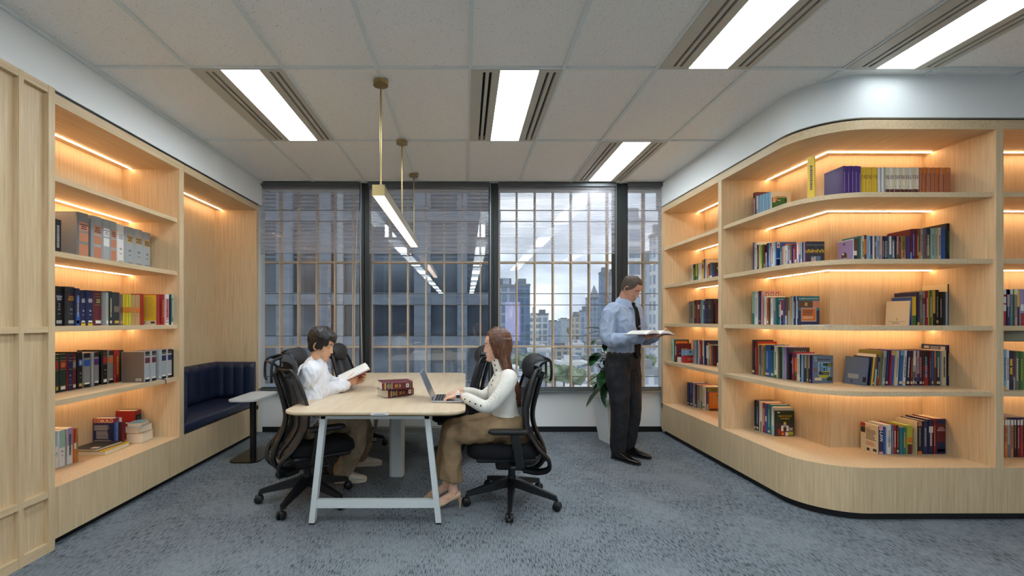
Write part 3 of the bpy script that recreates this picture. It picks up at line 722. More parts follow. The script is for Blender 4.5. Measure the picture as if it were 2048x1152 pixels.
    for k in range(5):
        a = math.radians(82+72*k); ca, sa = math.cos(a), math.sin(a)
        f = lambda r, w, z: Vector((ca*r-sa*w, sa*r+ca*w, z))
        mb = MB(); rg = []
        for r, w, z0, z1 in ((.0, .030, .125, .185), (.06, .028, .118, .178), (.16, .022, .098, .150), (.27, .017, .080, .118), (.33, .015, .068, .100)):
            rg.append([f(r, -w, z0), f(r, w, z0), f(r, w*.8, z1), f(r, -w*.8, z1)])
        mb.loft(rg); l_ = mb.build('leg', plast, t, smooth=35)
        mb = MB(); cc = f(.335, 0, .03)
        for s in (-1, 1):
            c0 = cc+Vector((-sa, ca, 0))*s*.008; c1 = cc+Vector((-sa, ca, 0))*s*.026
            mb.tube([c0, c0.lerp(c1, .7), c1], [.030, .030, .024], 16)
        mb.tube([f(.33, 0, .085), f(.335, 0, .045)], .009, 8); mb.rbox(-.026, .026, -.012, .012, .03, .062, .008, M=Matrix.Translation(f(.335, 0, 0)) @ Matrix.Rotation(a+.4, 4, 'Z'))
        mb.build('castor', plast, l_, smooth=45)
    # headrest: thin wrapped pad plus hanger
    mb = MB(); prof = smooth_pts([(-.150, 0, .905), (-.105, 0, .910), (-.080, 0, .945), (-.075, 0, .99), (-.088, 0, 1.035), (-.12, 0, 1.068), (-.165, 0, 1.082)], 4)
    rows = []
    for j in range(15):
        u = -1+2*j/14; sc = (1-abs(u)**4*.35); row = []
        pr = [Vector((p.x-.05*abs(u)**2.5, u*.15, 1.0+(p.z-1.0)*sc)) for p in prof]
        th = .012; inn = []
        for i, p in enumerate(pr):
            tg = (pr[min(len(pr)-1, i+1)]-pr[max(0, i-1)]); nn = Vector((-tg.z, 0, tg.x)).normalized(); inn.append(p+nn*th)
        row = pr+inn[::-1]
        rows.append(row)
    mb.loft(rows); h = mb.build('headrest', meshm2, t, smooth=60)
    mb = MB(); mb.tube(smooth_pts([(-.14, 0, .93), (-.165, 0, .955), (-.21, 0, .955)], 4), .014, 8)
    mb.tube(smooth_pts([(-.17, -.10, 1.07), (-.22, -.11, 1.06), (-.262, -.11, 1.03), (-.268, -.11, .93), (-.262, -.09, .895)], 4), .006, 8, ell=.009)
    mb.tube(smooth_pts([(-.17, .10, 1.07), (-.22, .11, 1.06), (-.262, .11, 1.03), (-.268, .11, .93), (-.262, .09, .895)], 4), .006, 8, ell=.009)
    mb.tube([(-.264, -.11, 1.03), (-.264, .11, 1.03)], .007, 8); mb.tube(smooth_pts([(-.205, 0, .955), (-.215, 0, 1.0), (-.262, 0, 1.03)], 4), .009, 8)
    mb.build('coat_hanger', plast, t, smooth=50)
    return t
meshm2 = mat('black_headrest_mesh', (38, 39, 43), .6, bump=.3, bscale=700)
CH = make_chair('black mesh task chair the woman with long hair sits in')
def place(o, x, y, a, lab=None):
    o.location = (x, y, 0); o.rotation_euler.z = math.radians(a); o['group'] = 'black mesh task chairs'
    if lab: o['label'] = lab
    return o
place(CH, .335, 3.37, 180)
place(copy_tree(CH), -1.16, 3.41, 34, 'black mesh task chair the man in the white shirt sits in, nearest left')
place(copy_tree(CH), -1.34, 4.16, 4, 'empty black task chair mostly hidden behind the chair of the seated man')
c_ = place(copy_tree(CH), -1.19, 4.90, -6, 'empty black task chair farthest left, headrest seen by the face of the seated man')
place(copy_tree(CH), .01, 4.50, 176, 'empty black task chair behind the woman on the far right of the table')

# ---- planter
t = thing('potted_rubber_plant', 'rubber plant in a tall tapered white pot behind the standing man', 'potted plant', (1.625, 5.08, 0), math.radians(12))
mb = MB(); mb.loft([[(x*.118, y*.118, 0) for x, y in ((-1, -1), (1, -1), (1, 1), (-1, 1))], [(x*.19, y*.19, .50) for x, y in ((-1, -1), (1, -1), (1, 1), (-1, 1))], [(x*.172, y*.172, .50) for x, y in ((-1, -1), (1, -1), (1, 1), (-1, 1))], [(x*.168, y*.168, .46) for x, y in ((-1, -1), (1, -1), (1, 1), (-1, 1))]])
mb.build('pot', mat('glazed_white_pot', (228, 230, 230), .35), t)
mb = MB(); mb.box(-.165, .165, -.165, .165, .44, .462); mb.build('soil', noise_mat('potting_soil', [(36, 28, 22), (74, 58, 44)], (1, 1, 1), 60, 3, .95), t)
stem_m = mat('plant_stem_brown', (92, 80, 58), .8); leaf_m = noise_mat('rubber_leaf_green', [(14, 40, 22), (28, 66, 34), (46, 88, 44)], (1, 1, 1), 14, 2, .25, spec=.6)
rr = random.Random(3); leaves = []
for (sx, sy, lean, h) in ((-.02, 0, -.10, 1.20), (.04, .03, .08, 1.0), (-.05, -.04, -.16, .85)):
    pts = [Vector((sx+lean*q*q, sy, .44+(h-.44)*q)) for q in [i/8 for i in range(9)]]
    mb = MB(); mb.tube(pts, [.011-.006*i/8 for i in range(9)], 8); st = mb.build('stem', stem_m, t, smooth=True)
    for i in range(2, 9):
        for kk in range(2):
            leaves.append((pts[i], rr.uniform(0, 2*PI) if i < 8 else kk*3, rr.uniform(-.55, .55)+(.5 if i == 8 else 0)))
def leaf(p, az, el, ln, w):
    d = Vector((math.cos(az)*math.cos(el), math.sin(az)*math.cos(el), math.sin(el))); side = Vector((-math.sin(az), math.cos(az), 0)); up = side.cross(d)*-1
    rows = []
    for i in range(9):
        q = i/8; ww = w*math.sin(PI*min(1, q*.96+.04))**.75*(1 if q < .98 else .2); c = p+d*(.03+ln*q)+Vector((0, 0, -.25*ln*q*q))
        rows.append([c-side*ww+up*ww*.25, c, c+side*ww+up*ww*.25, c+Vector((0, 0, -.0015))])
    return rows
for p, az, el in leaves:
    mb = MB(); mb.loft(leaf(p, az, el, rr.uniform(.15, .22), rr.uniform(.035, .05))); mb.tube([p, p+Vector((math.cos(az)*.03, math.sin(az)*.03, .01))], .003, 5, mi=0); mb.build('leaf', leaf_m, t, smooth=60)
for px, py, az, el in ((-.14, -.06, 3.3, .22), (-.13, -.02, 3.8, -.3), (-.10, -.05, 3.0, -.7), (-.06, -.06, 3.5, .1), (-.08, -.05, 3.9, -.5), (-.06, -.03, 2.9, .35), (-.09, -.06, 4.2, -.9), (-.05, -.06, 3.2, -.2), (.12, -.05, 5.5, -.8)):
    z = {.22: .92, -.3: .98, -.7: .62, .1: 1.10, -.5: .80, .35: 1.2, -.9: .68, -.2: .95, -.8: .70}[el]
    p = Vector((px-.04, py, z)); mb = MB(); mb.loft(leaf(p, az, el, .24, .060)); mb.tube([p, Vector((sx*.5, 0, z-.04))], .004, 5); mb.build('leaf', leaf_m, t, smooth=60)
# ------------------------------------------------------------------ people
def remesh(mb, name, mats, parent, voxel=.005, smooth=2, disp=None, extra=None, factor=.6):
    """union of overlapping closed shapes as one continuous surface"""
    me = bpy.data.meshes.new('tmp'); me.from_pydata(mb.v, [], mb.f); me.update()
    bm = bmesh.new(); bm.from_mesh(me); bmesh.ops.recalc_face_normals(bm, faces=bm.faces[:]); bm.to_mesh(me); bm.free()
    o = bpy.data.objects.new('tmp', me); COL.objects.link(o)
    r = o.modifiers.new('r', 'REMESH'); r.mode = 'VOXEL'; r.voxel_size = voxel; r.adaptivity = 0
    if smooth: s = o.modifiers.new('s', 'SMOOTH'); s.iterations = smooth; s.factor = factor
    dg = C.evaluated_depsgraph_get(); ev = o.evaluated_get(dg); m2 = bpy.data.meshes.new_from_object(ev)
    bpy.data.objects.remove(o); bpy.data.meshes.remove(me)
    m2.name = name
    if disp:
        m2.update(); co = [v.co.copy() for v in m2.vertices]; no = [Vector(n.vector) for n in m2.vertex_normals]
        for i, v in enumerate(m2.vertices): v.co = co[i]+no[i]*disp(co[i], no[i])
    if not isinstance(mats, (list, tuple)): mats = [mats]
    m2.materials.clear()
    for m in mats: m2.materials.append(m)
    if extra is not None:
        bm = bmesh.new(); bm.from_mesh(m2)
        me3 = bpy.data.meshes.new('x'); me3.from_pydata(extra.v, [], extra.f); me3.update()
        b2 = bmesh.new(); b2.from_mesh(me3); bmesh.ops.recalc_face_normals(b2, faces=b2.faces[:]); b2.to_mesh(me3); b2.free()
        bm.from_mesh(me3); bm.to_mesh(m2); bm.free(); bpy.data.meshes.remove(me3)
    m2.polygons.foreach_set('use_smooth', [True]*len(m2.polygons)); m2.update()
    ob = bpy.data.objects.new(name, m2); COL.objects.link(ob); ob.parent = parent
    return ob
def ring(c, yaw, hw, df, db, n=28, ex=2.3, tilt=0):
    out = []; cy_, sy_ = math.cos(yaw), math.sin(yaw)
    for k in range(n):
        a = 2*PI*k/n; ca, sa = math.cos(a), math.sin(a); r = (abs(ca)**ex+abs(sa)**ex)**(-1/ex)
        x = (df if ca > 0 else db)*ca*r; y = hw*sa*r
        out.append(Vector((c[0]+x*cy_-y*sy_, c[1]+x*sy_+y*cy_, c[2]+tilt*x)))
    return out
def torso(mb, secs, off=0):
    mb.loft([ring(s[:3], s[3], s[4]+off, s[5]+off, s[6]+off, tilt=(s[7] if len(s) > 7 else 0)) for s in secs])
def limb(mb, pts, rad, off=0, n=16, sub=5):
    P = smooth_pts(pts, sub); k = len(P)-1; m = len(rad)-1; R = []
    for i in range(k+1):
        t = i/k*m; j = min(m-1, int(t)); R.append(lerp(rad[j], rad[j+1], t-j)+off)
    mb.tube(P, R, n); mb.sphere(P[0], R[0]*.98, n=8); mb.sphere(P[-1], R[-1]*.98, n=8)

def hand(mb, wrist, d, nrm, side, curl=(.5, .5, .55, .6), spread=.05, thumb=(.6, .5), s=1.0):
    """wrist point, d = finger direction, nrm = back-of-hand direction, side = +1 if the thumb lies along nrm x d"""
    d = Vector(d).normalized(); nrm = Vector(nrm); nrm = (nrm-d*nrm.dot(d)).normalized(); t = nrm.cross(d)*side; w = Vector(wrist)
    # palm
    secs = []
    for q, hw, th in ((-.03, .026, .021), (0, .027, .020), (.03, .035, .017), (.06, .041, .015), (.085, .041, .013), (.094, .036, .009)):
        c = w+d*q*s; r_ = []
        for k in range(16):
            a = 2*PI*k/16; r_.append(c+t*(hw*s*math.cos(a))+nrm*(th*s*math.sin(a)-.004*q/.09))
        secs.append(r_)
    mb.loft(secs)
    # fingers: index (thumb side) to little
    for i, (o, ln, rr_) in enumerate(((.030, .072, .0088), (.0105, .080, .0090), (-.0095, .074, .0086), (-.029, .058, .0076))):
        p = w+d*(.083-.004*abs(i-1))*s+t*(o*s); dd = (d+t*((1.4-i)*spread)).normalized(); pts = [p-dd*.01, p]; cu = curl[i]
        for seg, f in ((.45, .5), (.30, 1.0), (.25, .9)):
            ang = cu*f; ax = dd.cross(nrm).normalized()
            dd = (Matrix.Rotation(-ang, 3, ax) @ dd).normalized() if (Matrix.Rotation(-ang, 3, ax) @ dd).dot(nrm) < dd.dot(nrm) else (Matrix.Rotation(ang, 3, ax) @ dd).normalized()
            p = p+dd*(ln*seg*s); pts.append(p)
        P = smooth_pts(pts, 3); k = len(P)-1; R = [rr_*s*(1.0-.28*(j/k)) for j in range(k+1)]
        mb.tube(P, R, 10); mb.sphere(P[-1], R[-1]*1.0, n=6)
    # thumb leaves the side of the palm near its base
    p0 = w+d*.018*s+t*.018*s; d1 = (d*math.cos(thumb[0])+t*math.sin(thumb[0])-nrm*.25).normalized(); p1 = p0+d1*.042*s
    d2 = (d*math.cos(thumb[0]*thumb[1])+t*math.sin(thumb[0]*thumb[1])-nrm*.35).normalized(); p2 = p1+d2*.032*s; p3 = p2+d2*.024*s
    P = smooth_pts([p0, p1, p2, p3], 3); k = len(P)-1; R = [lerp(.015, .0082, j/k)*s for j in range(k+1)]
    mb.tube(P, R, 10); mb.sphere(P[-1], R[-1], n=6)

HT = [(0.0, .066, -.030, .016), (.006, .076, -.008, .028), (.016, .083, .018, .038), (.032, .084, .042, .049), (.050, .083, .062, .056), (.075, .082, .078, .0635), (.100, .081, .089, .069), (.120, .081, .095, .0715),
      (.145, .085, .099, .0735), (.170, .081, .098, .0735), (.192, .068, .090, .067), (.212, .045, .068, .051), (.226, .022, .040, .029), (.234, .002, .004, .003)]
def g_(x, s): return math.exp(-(x/s)**2)
def head_pt(phi, z, fem=0, feat=True):
    f, b, w = interp(HT, z); 
    if fem: w *= .95; f *= .97
    ca, sa = math.cos(phi), math.sin(phi); ex = 2.25 if ca > 0 else 2.0
    r = (abs(ca)**ex+abs(sa)**ex)**(-1/ex); x = (f if ca > 0 else b)*ca*r; y = w*sa*r
    if b < 0 and ca < 0: x = -b*abs(ca)*r*1.0
    if feat and ca > 0:
        k = .86 if fem else 1.0
        nz = 0
        if .070 < z < .132: q = (.132-z)/.050; nz = (.004+.0185*min(1, max(0, q)) if z >= .080 else .0225*max(0, (z-.070)/.010)**.6)*k
        x += nz*g_(y, .0075+.0055*max(0, min(1, (.105-z)/.03)))
        ay = abs(y)
        x -= .0085*g_(ay-.031, .015)*g_(z-.119, .0115)
        x += .0035*g_(ay-.030, .022)*g_(z-.138, .008)*(1-.5*fem)
        x += .0055*g_(y, .019)*(g_(z-.0545, .0042)+.95*g_(z-.0440, .0048))-.002*g_(y, .024)*g_(z-.0495, .0025)
        x += .005*g_(y, .018)*g_(z-.014, .012)-.0035*g_(y, .03)*g_(z-.032, .008)
        x += .003*g_(ay-.045, .016)*g_(z-.096, .014)
    return Vector((x, y, z))
def zsamples(): return [.0, .003, .008, .014]+[.02+.0035*i for i in range(59)]+[.2295, .232, .234]
class Head:
    def __init__(s, pos, yaw, pitch, roll=0, sc=1.0, fem=0):
        s.fem = fem; s.M = Matrix.Translation(pos) @ Matrix.Rotation(yaw, 4, 'Z') @ Matrix.Rotation(-pitch, 4, 'Y') @ Matrix.Rotation(roll, 4, 'X') @ Matrix.Scale(sc, 4) @ Matrix.Translation((0, 0, -.115))
    def skin(s, mb, n=72):
        rows = [[s.M @ head_pt(2*PI*k/n, z, s.fem) for k in range(n)] for z in zsamples()]
        mb.loft(rows)
        for sd in (-1, 1):   # ears
            c = Vector((-.006, sd*.071, .105)); pts = []
            for k in range(15):
                a = -2.3+4.6*k/14; pts.append(s.M @ (c+Vector((-.013*math.cos(a)-.002, sd*(.004+.009*(.5+.5*math.cos(a))), .029*math.sin(a)*(1-.12*(a < 0))))))
            mb.tube(pts, [.0035+.0015*math.sin(PI*k/14) for k in range(15)], 8)
            rr_ = []
            for k, (sx, oy) in enumerate(((1, 0), (.9, .006), (.5, .007))): rr_.append([s.M @ (c+Vector((-.003+.013*sx*math.cos(2*PI*j/12), sd*(oy-.006), .003+.026*sx*math.sin(2*PI*j/12)))) for j in range(12)])
            mb.loft(rr_); mb.sphere(s.M @ (c+Vector((-.002, sd*.002, -.026))), .0065, n=6)
    def surf(s, y, z, off=0):
        # x on the front surface for a given y
        lo, hi = 0.0, PI/2; ay = abs(y)
        for _ in range(18):
            m = (lo+hi)/2
            if abs(head_pt(m, z, s.fem).y) < ay: lo = m
            else: hi = m
        p = head_pt(lo if y >= 0 else -lo, z, s.fem); return Vector((p.x+off, y, z))
    def patch(s, name, mt, parent, rows):
        """rows: list of lists of (y, z, off)"""
        mb = MB(); n = len(rows[0]); vs = [s.M @ s.surf(*q) for r in rows for q in r]
        mb.add(vs, [(i*n+j, i*n+j+1, (i+1)*n+j+1, (i+1)*n+j) for i in range(len(rows)-1) for j in range(n-1)])
        return mb.build(name, mt, parent, smooth='all')
    def features(s, parent, brow_m, lip_m, gaze=-.3, lid=.5, browt=1.0):
        for sd in (-1, 1):
            mb = MB(); c = Vector((.0622 if not s.fem else .0605, sd*.031, .118)); r = .0122
            mb.sphere(s.M @ c, r, n=10)
            mb.v = mb.v; o = mb.build('eye', mat('eye_white', (214, 210, 204), .25), parent, smooth='all')
            mb = MB(); gd = Vector((math.cos(gaze), 0, math.sin(gaze))); a_ = s.M.to_3x3() @ gd; cc = s.M @ c
            u = a_.cross(Vector((0, 0, 1))).normalized(); w = u.cross(a_)
            mb.loft([[cc+a_*(r*1.0)*h+(u*math.cos(2*PI*k/14)+w*math.sin(2*PI*k/14))*q for k in range(14)] for q, h in ((.0058, .87), (.0055, .93), (.002, 1.02))])
            mb.build('iris', mat('iris_dark', (38, 26, 20), .15), o, smooth='all')
            # upper lid: part of a slightly larger shell, closed down to the gaze
            mb = MB(); rows = []
            for i in range(8):
                el = lerp(1.5, lid-.55, i/7); rows.append([s.M @ (c+Vector((math.cos(el)*math.cos(az), math.cos(el)*math.sin(az), math.sin(el)))*(r*1.10)) for az in [-1.35+2.7*j/12 for j in range(13)]])
            mb.add([v for r_ in rows for v in r_], [(i*13+j, i*13+j+1, (i+1)*13+j+1, (i+1)*13+j) for i in range(7) for j in range(12)])
            lo_r = []
            for i in range(5):
                el = lerp(-1.5, lid-.86, i/4); lo_r.append([s.M @ (c+Vector((math.cos(el)*math.cos(az), math.cos(el)*math.sin(az), math.sin(el)))*(r*1.08)) for az in [-1.35+2.7*j/12 for j in range(13)]])
            mb.add([v for r_ in lo_r for v in r_], [(i*13+j, i*13+j+1, (i+1)*13+j+1, (i+1)*13+j) for i in range(4) for j in range(12)])
            mb.build('eyelid', s.skin_m, parent, smooth='all')
            mb = MB(); mb.tube([rows[-1][j]+(s.M.to_3x3() @ Vector((.0008, 0, 0))) for j in range(0, 13)], .0009, 5); mb.build('eyelashes', mat('lash_black', (18, 14, 12), .7), parent)
            mb = MB(); R0 = []
            for i in range(9):
                q = i/8; yy = sd*(.012+.036*q); zz = .137+.0055*math.sin(PI*(.15+.6*q))-.002*q; th = .0034*browt*(1-.75*q**2)
                R0.append([(yy, zz-th, .0010), (yy, zz, .0024), (yy, zz+th*.8, .0010)])
            s.patch('eyebrow', brow_m, parent, R0)
        rows = []
        for i in range(13):
            q = -1+2*i/12; yy = q*.0215; up = .0066*(1-abs(q)**1.7)*(1-.22*g_(q, .16)); lo_ = .0075*(1-abs(q)**2)
            rows.append([(yy, .0495+up, .0004), (yy, .0495+up*.5, .0012), (yy, .0492, .0003), (yy, .0490-lo_*.55, .0012), (yy, .0490-lo_, .0004)])
        s.patch('lips', lip_m, parent, rows)
    def cap(s, mb, mask, thick, n=96, nf=1.0, namp=.004, zmax=.234):
        """hair volume: head surface pushed out where mask(phi,z) is 1"""
        rows = []
        for z in zsamples():
            row = []
            for k in range(n):
                phi = 2*PI*k/n; ph = phi if phi < PI else phi-2*PI
                p = head_pt(phi, z, s.fem, False); c = Vector((-.005, 0, .115)); d = (p-c).normalized()
                m = max(0, min(1, mask(ph, z))); t = thick(ph, z)
                nn = mnoise.noise(Vector((phi*7*nf, z*18, 3.1)))*namp*m
                row.append(s.M @ (p+d*(t*m+nn-(1-m)*.012)))
            rows.append(row)
        mb.loft(rows)

def skin_mat(name, c, rough=.5):
    m = noise_mat(name, [tuple(int(v*.92) for v in c), c, tuple(min(255, int(v*1.04)) for v in c)], (1, 1, 1), 40, 3, rough, (.3, .7)); m.node_tree.nodes['Principled BSDF'].inputs['Subsurface Weight'].default_value = .12
    m.node_tree.nodes['Principled BSDF'].inputs['Subsurface Radius'].default_value = (.01, .004, .002); return m
def hair_mat(name, cols, rough=.45, sc=(60, 60, 3)):
    return noise_mat(name, cols, sc, 3, 5, rough, (.3, .7), spec=.5, bump=.5)
def folds(amp, sc=9, st=(1, 1, .6)):
    def f(p, n):
        q = Vector((p.x*sc*st[0], p.y*sc*st[1], p.z*sc*st[2])); v = mnoise.noise(q)+.5*mnoise.noise(q*2.3)
        return amp*(1-abs(v)*2.2)*.5
    return f
def shoe(mb, heel, toe, w=.048, h=.065, flat=True):
    h0 = Vector(heel); d = (Vector(toe)-h0); L_ = d.length; d.normalize(); s_ = Vector((-d.y, d.x, 0)); rings = []
    for q, ww, hh in ((0, .55, .55), (.03, .72, .9), (.12, .80, 1.0), (.28, .82, 1.02), (.42, .86, .92), (.58, .98, .68), (.75, 1.0, .52), (.90, .82, .42), (.98, .5, .30), (1.0, .3, .2)):
        c = h0+d*(L_*q); r_ = []
        for k in range(18):
            a = 2*PI*k/18; sy_ = math.sin(a); r_.append(c+s_*(w*ww*math.cos(a)*(1 if sy_ < 0 else .92))+Vector((0, 0, .012+(h*hh-.012)*(.5+.5*sy_) if sy_ > -.4 else .012)))
        rings.append(r_)
    mb.loft(rings); return d, s_, L_
def sole(mb, heel, toe, w=.05, th=.014):
    h0 = Vector(heel); d = (Vector(toe)-h0); L_ = d.length; d.normalize(); s_ = Vector((-d.y, d.x, 0)); lo = []; 
    for q, ww in ((-.01, .5), (.03, .78), (.25, .82), (.45, .82), (.7, 1.03), (.88, .88), (.98, .55), (1.01, .25)): lo.append((q, ww))
    poly = [h0+d*(L_*q)+s_*(w*ww) for q, ww in lo]+[h0+d*(L_*q)-s_*(w*ww) for q, ww in reversed(lo)]
    mb.prism([(p.x, p.y) for p in poly], heel[2], heel[2]+th)

# ================= woman at the laptop (local frame: faces +X, origin under the chair)
WO = thing('person', 'woman with long brown hair in a white ribbed top typing on the laptop', 'person', (.335, 3.37, 0), PI)
skinW = skin_mat('skin_fair', (222, 178, 152)); Head.skin_m = skinW
tor = [(.00, 0, .47, 0, .12, .09, .09), (.0, 0, .52, 0, .165, .115, .115), (.02, 0, .58, 0, .155, .105, .10), (.045, 0, .66, 0, .125, .088, .082), (.06, 0, .74, 0, .130, .092, .088), (.065, 0, .81, 0, .142, .105, .095), (.062, 0, .86, 0, .148, .10, .095), (.055, 0, .905, 0, .150, .078, .082), (.055, 0, .945, 0, .120, .055, .065), (.068, 0, .97, 0, .062, .045, .05)]
armL = [(.035, .150, .915), (.085, .205, .83), (.18, .215, .735), (.28, .175, .765), (.375, .085, .795)]
armR = [(.035, -.150, .915), (.085, -.205, .83), (.19, -.215, .74), (.28, -.185, .765), (.375, -.115, .79)]
thL = [(.0, .085, .555), (.2, .10, .545), (.43, .105, .515)]; thR = [(.0, -.085, .555), (.2, -.10, .545), (.44, -.095, .515)]
shL = [(.43, .105, .515), (.435, .105, .36), (.425, .105, .13)]; shR = [(.44, -.095, .515), (.46, -.085, .36), (.475, -.07, .13)]
hw = Head((.112, 0, 1.138), 0.06, -.10, 0, .98, 1)
mb = MB(); torso(mb, tor[:8], -.012); limb(mb, armL, (.034, .034, .032, .030, .024)); limb(mb, armR, (.034, .034, .032, .030, .024))
limb(mb, thL, (.085, .078, .055)); limb(mb, thR, (.085, .078, .055)); limb(mb, shL, (.055, .05, .032)); limb(mb, shR, (.055, .05, .032))
limb(mb, [(.060, 0, .93), (.082, 0, 1.0), (.104, 0, 1.07)], (.056, .048, .050))
for s_, (fx, fy) in ((1, (.425, .105)), (-1, (.475, -.07))): limb(mb, [(fx-.01, fy, .13), (fx+.015, fy, .085), (fx+.09, fy, .045), (fx+.125, fy, .03)], (.030, .032, .030, .022))
ex = MB(); hw.skin(ex)
hb = MB(); hand(hb, (.375, .085, .797), (1, -.10, -.22), (.15, 0, 1), -1, (.55, .5, .5, .45), .06, (.55, .3), .92)
hand(hb, (.375, -.115, .793), (1, .10, -.22), (.15, 0, 1), 1, (.5, .55, .5, .45), .06, (.55, .3), .92)
body = remesh(mb, 'body', skinW, WO, .006, 3, extra=ex)
hands = remesh(hb, 'hands_tmp', skinW, WO, .0023, 2, factor=.4)
def join_into(dst, src):
    bm = bmesh.new(); bm.from_mesh(dst.data); bm.from_mesh(src.data); bm.to_mesh(dst.data); bm.free()
    dst.data.polygons.foreach_set('use_smooth', [True]*len(dst.data.polygons)); m = src.data; bpy.data.objects.remove(src); bpy.data.meshes.remove(m)
join_into(body, hands)
hw.features(body, mat('brow_brown', (72, 48, 36), .8), mat('lips_rose', (158, 70, 70), .4), -.45, .25, .8)
# ribbed top
rib = bpy.data.materials.new('ivory_ribbed_knit'); rib.use_nodes = True
def _rib():
    nt = rib.node_tree; b = nt.nodes['Principled BSDF']; b.inputs['Base Color'].default_value = rgb(226, 222, 212); b.inputs['Roughness'].default_value = .85; b.inputs['Sheen Weight'].default_value = .2
    L = nt.links.new; tc = N(nt, 'ShaderNodeTexCoord'); w = N(nt, 'ShaderNodeTexWave'); w.bands_direction = 'DIAGONAL'; w.inputs['Scale'].default_value = 42; w.inputs['Distortion'].default_value = .4
    mp = N(nt, 'ShaderNodeMapping'); mp.inputs['Scale'].default_value = (1, 1, .12); L(tc.outputs['Object'], mp.inputs[0]); L(mp.outputs[0], w.inputs[0])
    bp = N(nt, 'ShaderNodeBump'); bp.inputs['Strength'].default_value = .5; bp.inputs['Distance'].default_value = .003; L(w.outputs['Fac'], bp.inputs['Height']); L(bp.outputs[0], b.inputs['Normal'])
_rib()
mb = MB(); torso(mb, tor[2:9], .009); limb(mb, [(.04, .10, .92)]+armL[:-1]+[(.335, .118, .785)], (.052, .054, .046, .040, .036, .029), .005); limb(mb, [(.04, -.10, .92)]+armR[:-1]+[(.34, -.138, .783)], (.052, .054, .046, .040, .036, .029), .005)
for s_ in (-1, 1): mb.sphere((.125, s_*.062, .815), .050, n=8, sc=(.9, 1, 1.05))
limb(mb, [(.056, 0, .93), (.078, 0, .985), (.094, 0, 1.035)], (.070, .058, .056))
top = remesh(mb, 'ribbed_top', rib, body, .006, 9, folds(.005, 8))
btn = mat('dark_button', (72, 66, 48), .35, .4)
mb = MB()
bp_ = [(.112, .058, 1.0), (.120, .075, .975), (.125, .088, .945), (.128, .100, .915), (.135, .108, .885), (.150, .110, .855), (.158, .104, .825)]
from mathutils.bvhtree import BVHTree
def stick(ob, p, d):
    bv = BVHTree.FromPolygons([v.co for v in ob.data.vertices], [tuple(f.vertices) for f in ob.data.polygons]); d = Vector(d).normalized()
    h = bv.ray_cast(Vector(p)-d*.16, d); return h[0] if h[0] else Vector(p)
for p in [(.10, .020, 1.035), (.10, .026, 1.00), (.10, .034, .965), (.10, .042, .93), (.10, .050, .895), (.10, .056, .865)]:
    b_ = MB(); b_.sphere(stick(top, p, (-.8, -.6, 0)), .0068, n=6, sc=(.7, 1, 1)); b_.build('button', btn, top, smooth='all')
for x, y, z in ((.338, .118, .781), (.305, .145, .772), (.268, .170, .760), (.232, .190, .750)): b_ = MB(); b_.sphere(stick(top, (x, y, z), (0, -1, .05)), .0065, n=6, sc=(1, .6, 1)); b_.build('button', btn, top, smooth='all')
# trousers
khaki = noise_mat('khaki_twill', [(128, 104, 76), (150, 124, 92)], (1, 1, 1), 14, 3, .8)
mb = MB(); torso(mb, [(.0, 0, .455, 0, .14, .10, .11)]+tor[1:3]+[(.035, 0, .635, 0, .142, .098, .09)], .012)
limb(mb, thL, (.098, .085, .068), .0); limb(mb, thR, (.098, .085, .068), .0)
for sh, e in ((shL, (.445, .105)), (shR, (.48, -.075))):
    k0 = Vector(sh[0]); rings = []
    for q, a, b in ((0, .066, .066), (.2, .070, .064), (.5, .074, .066), (.8, .080, .070), (1, .085, .072)):
        c = Vector((lerp(k0.x, e[0], q), lerp(k0.y, e[1], q), lerp(.53, .205, q))); rings.append([c+Vector((a*math.cos(2*PI*k/20), b*math.sin(2*PI*k/20), -.03*math.cos(2*PI*k/20)*q*0-.045*q*(-.5*math.cos(2*PI*k/20)))) for k in range(20)])
    mb.loft(rings)
tr_ = remesh(mb, 'trousers', khaki, body, .006, 3, folds(.016, 9, (1, 1, .5)))
mb = MB(); mb.loft([ring((.028, 0, .607), 0, .158, .112, .106), ring((.038, 0, .645), 0, .148, .107, .099)], cap=False); mb.build('waistband', khaki, tr_, smooth=True)
# pumps
nude = mat('beige_patent', (196, 164, 128), .3, coat=.4)
for fx, fy, lb in ((.425, .105, 'near'), (.475, -.07, 'far')):
    mb = MB(); rings = []
    for q, w_, z0, z1 in ((-.055, .018, .075, .125), (-.03, .026, .066, .118), (.01, .030, .055, .085), (.06, .034, .022, .060), (.10, .038, .006, .052), (.13, .034, .004, .044), (.155, .018, .004, .028), (.17, .004, .005, .014)):
        rings.append([Vector((fx+q+.0, fy+w_*math.cos(2*PI*k/14), (z0+z1)/2+(z1-z0)/2*math.sin(2*PI*k/14))) for k in range(14)])
    mb.loft(rings); mb.tube([(fx-.05, fy, .075), (fx-.052, fy, .04), (fx-.048, fy, 0.001)], [.014, .007, .005], 10)
    mb.build('pump', nude, body, smooth=50)
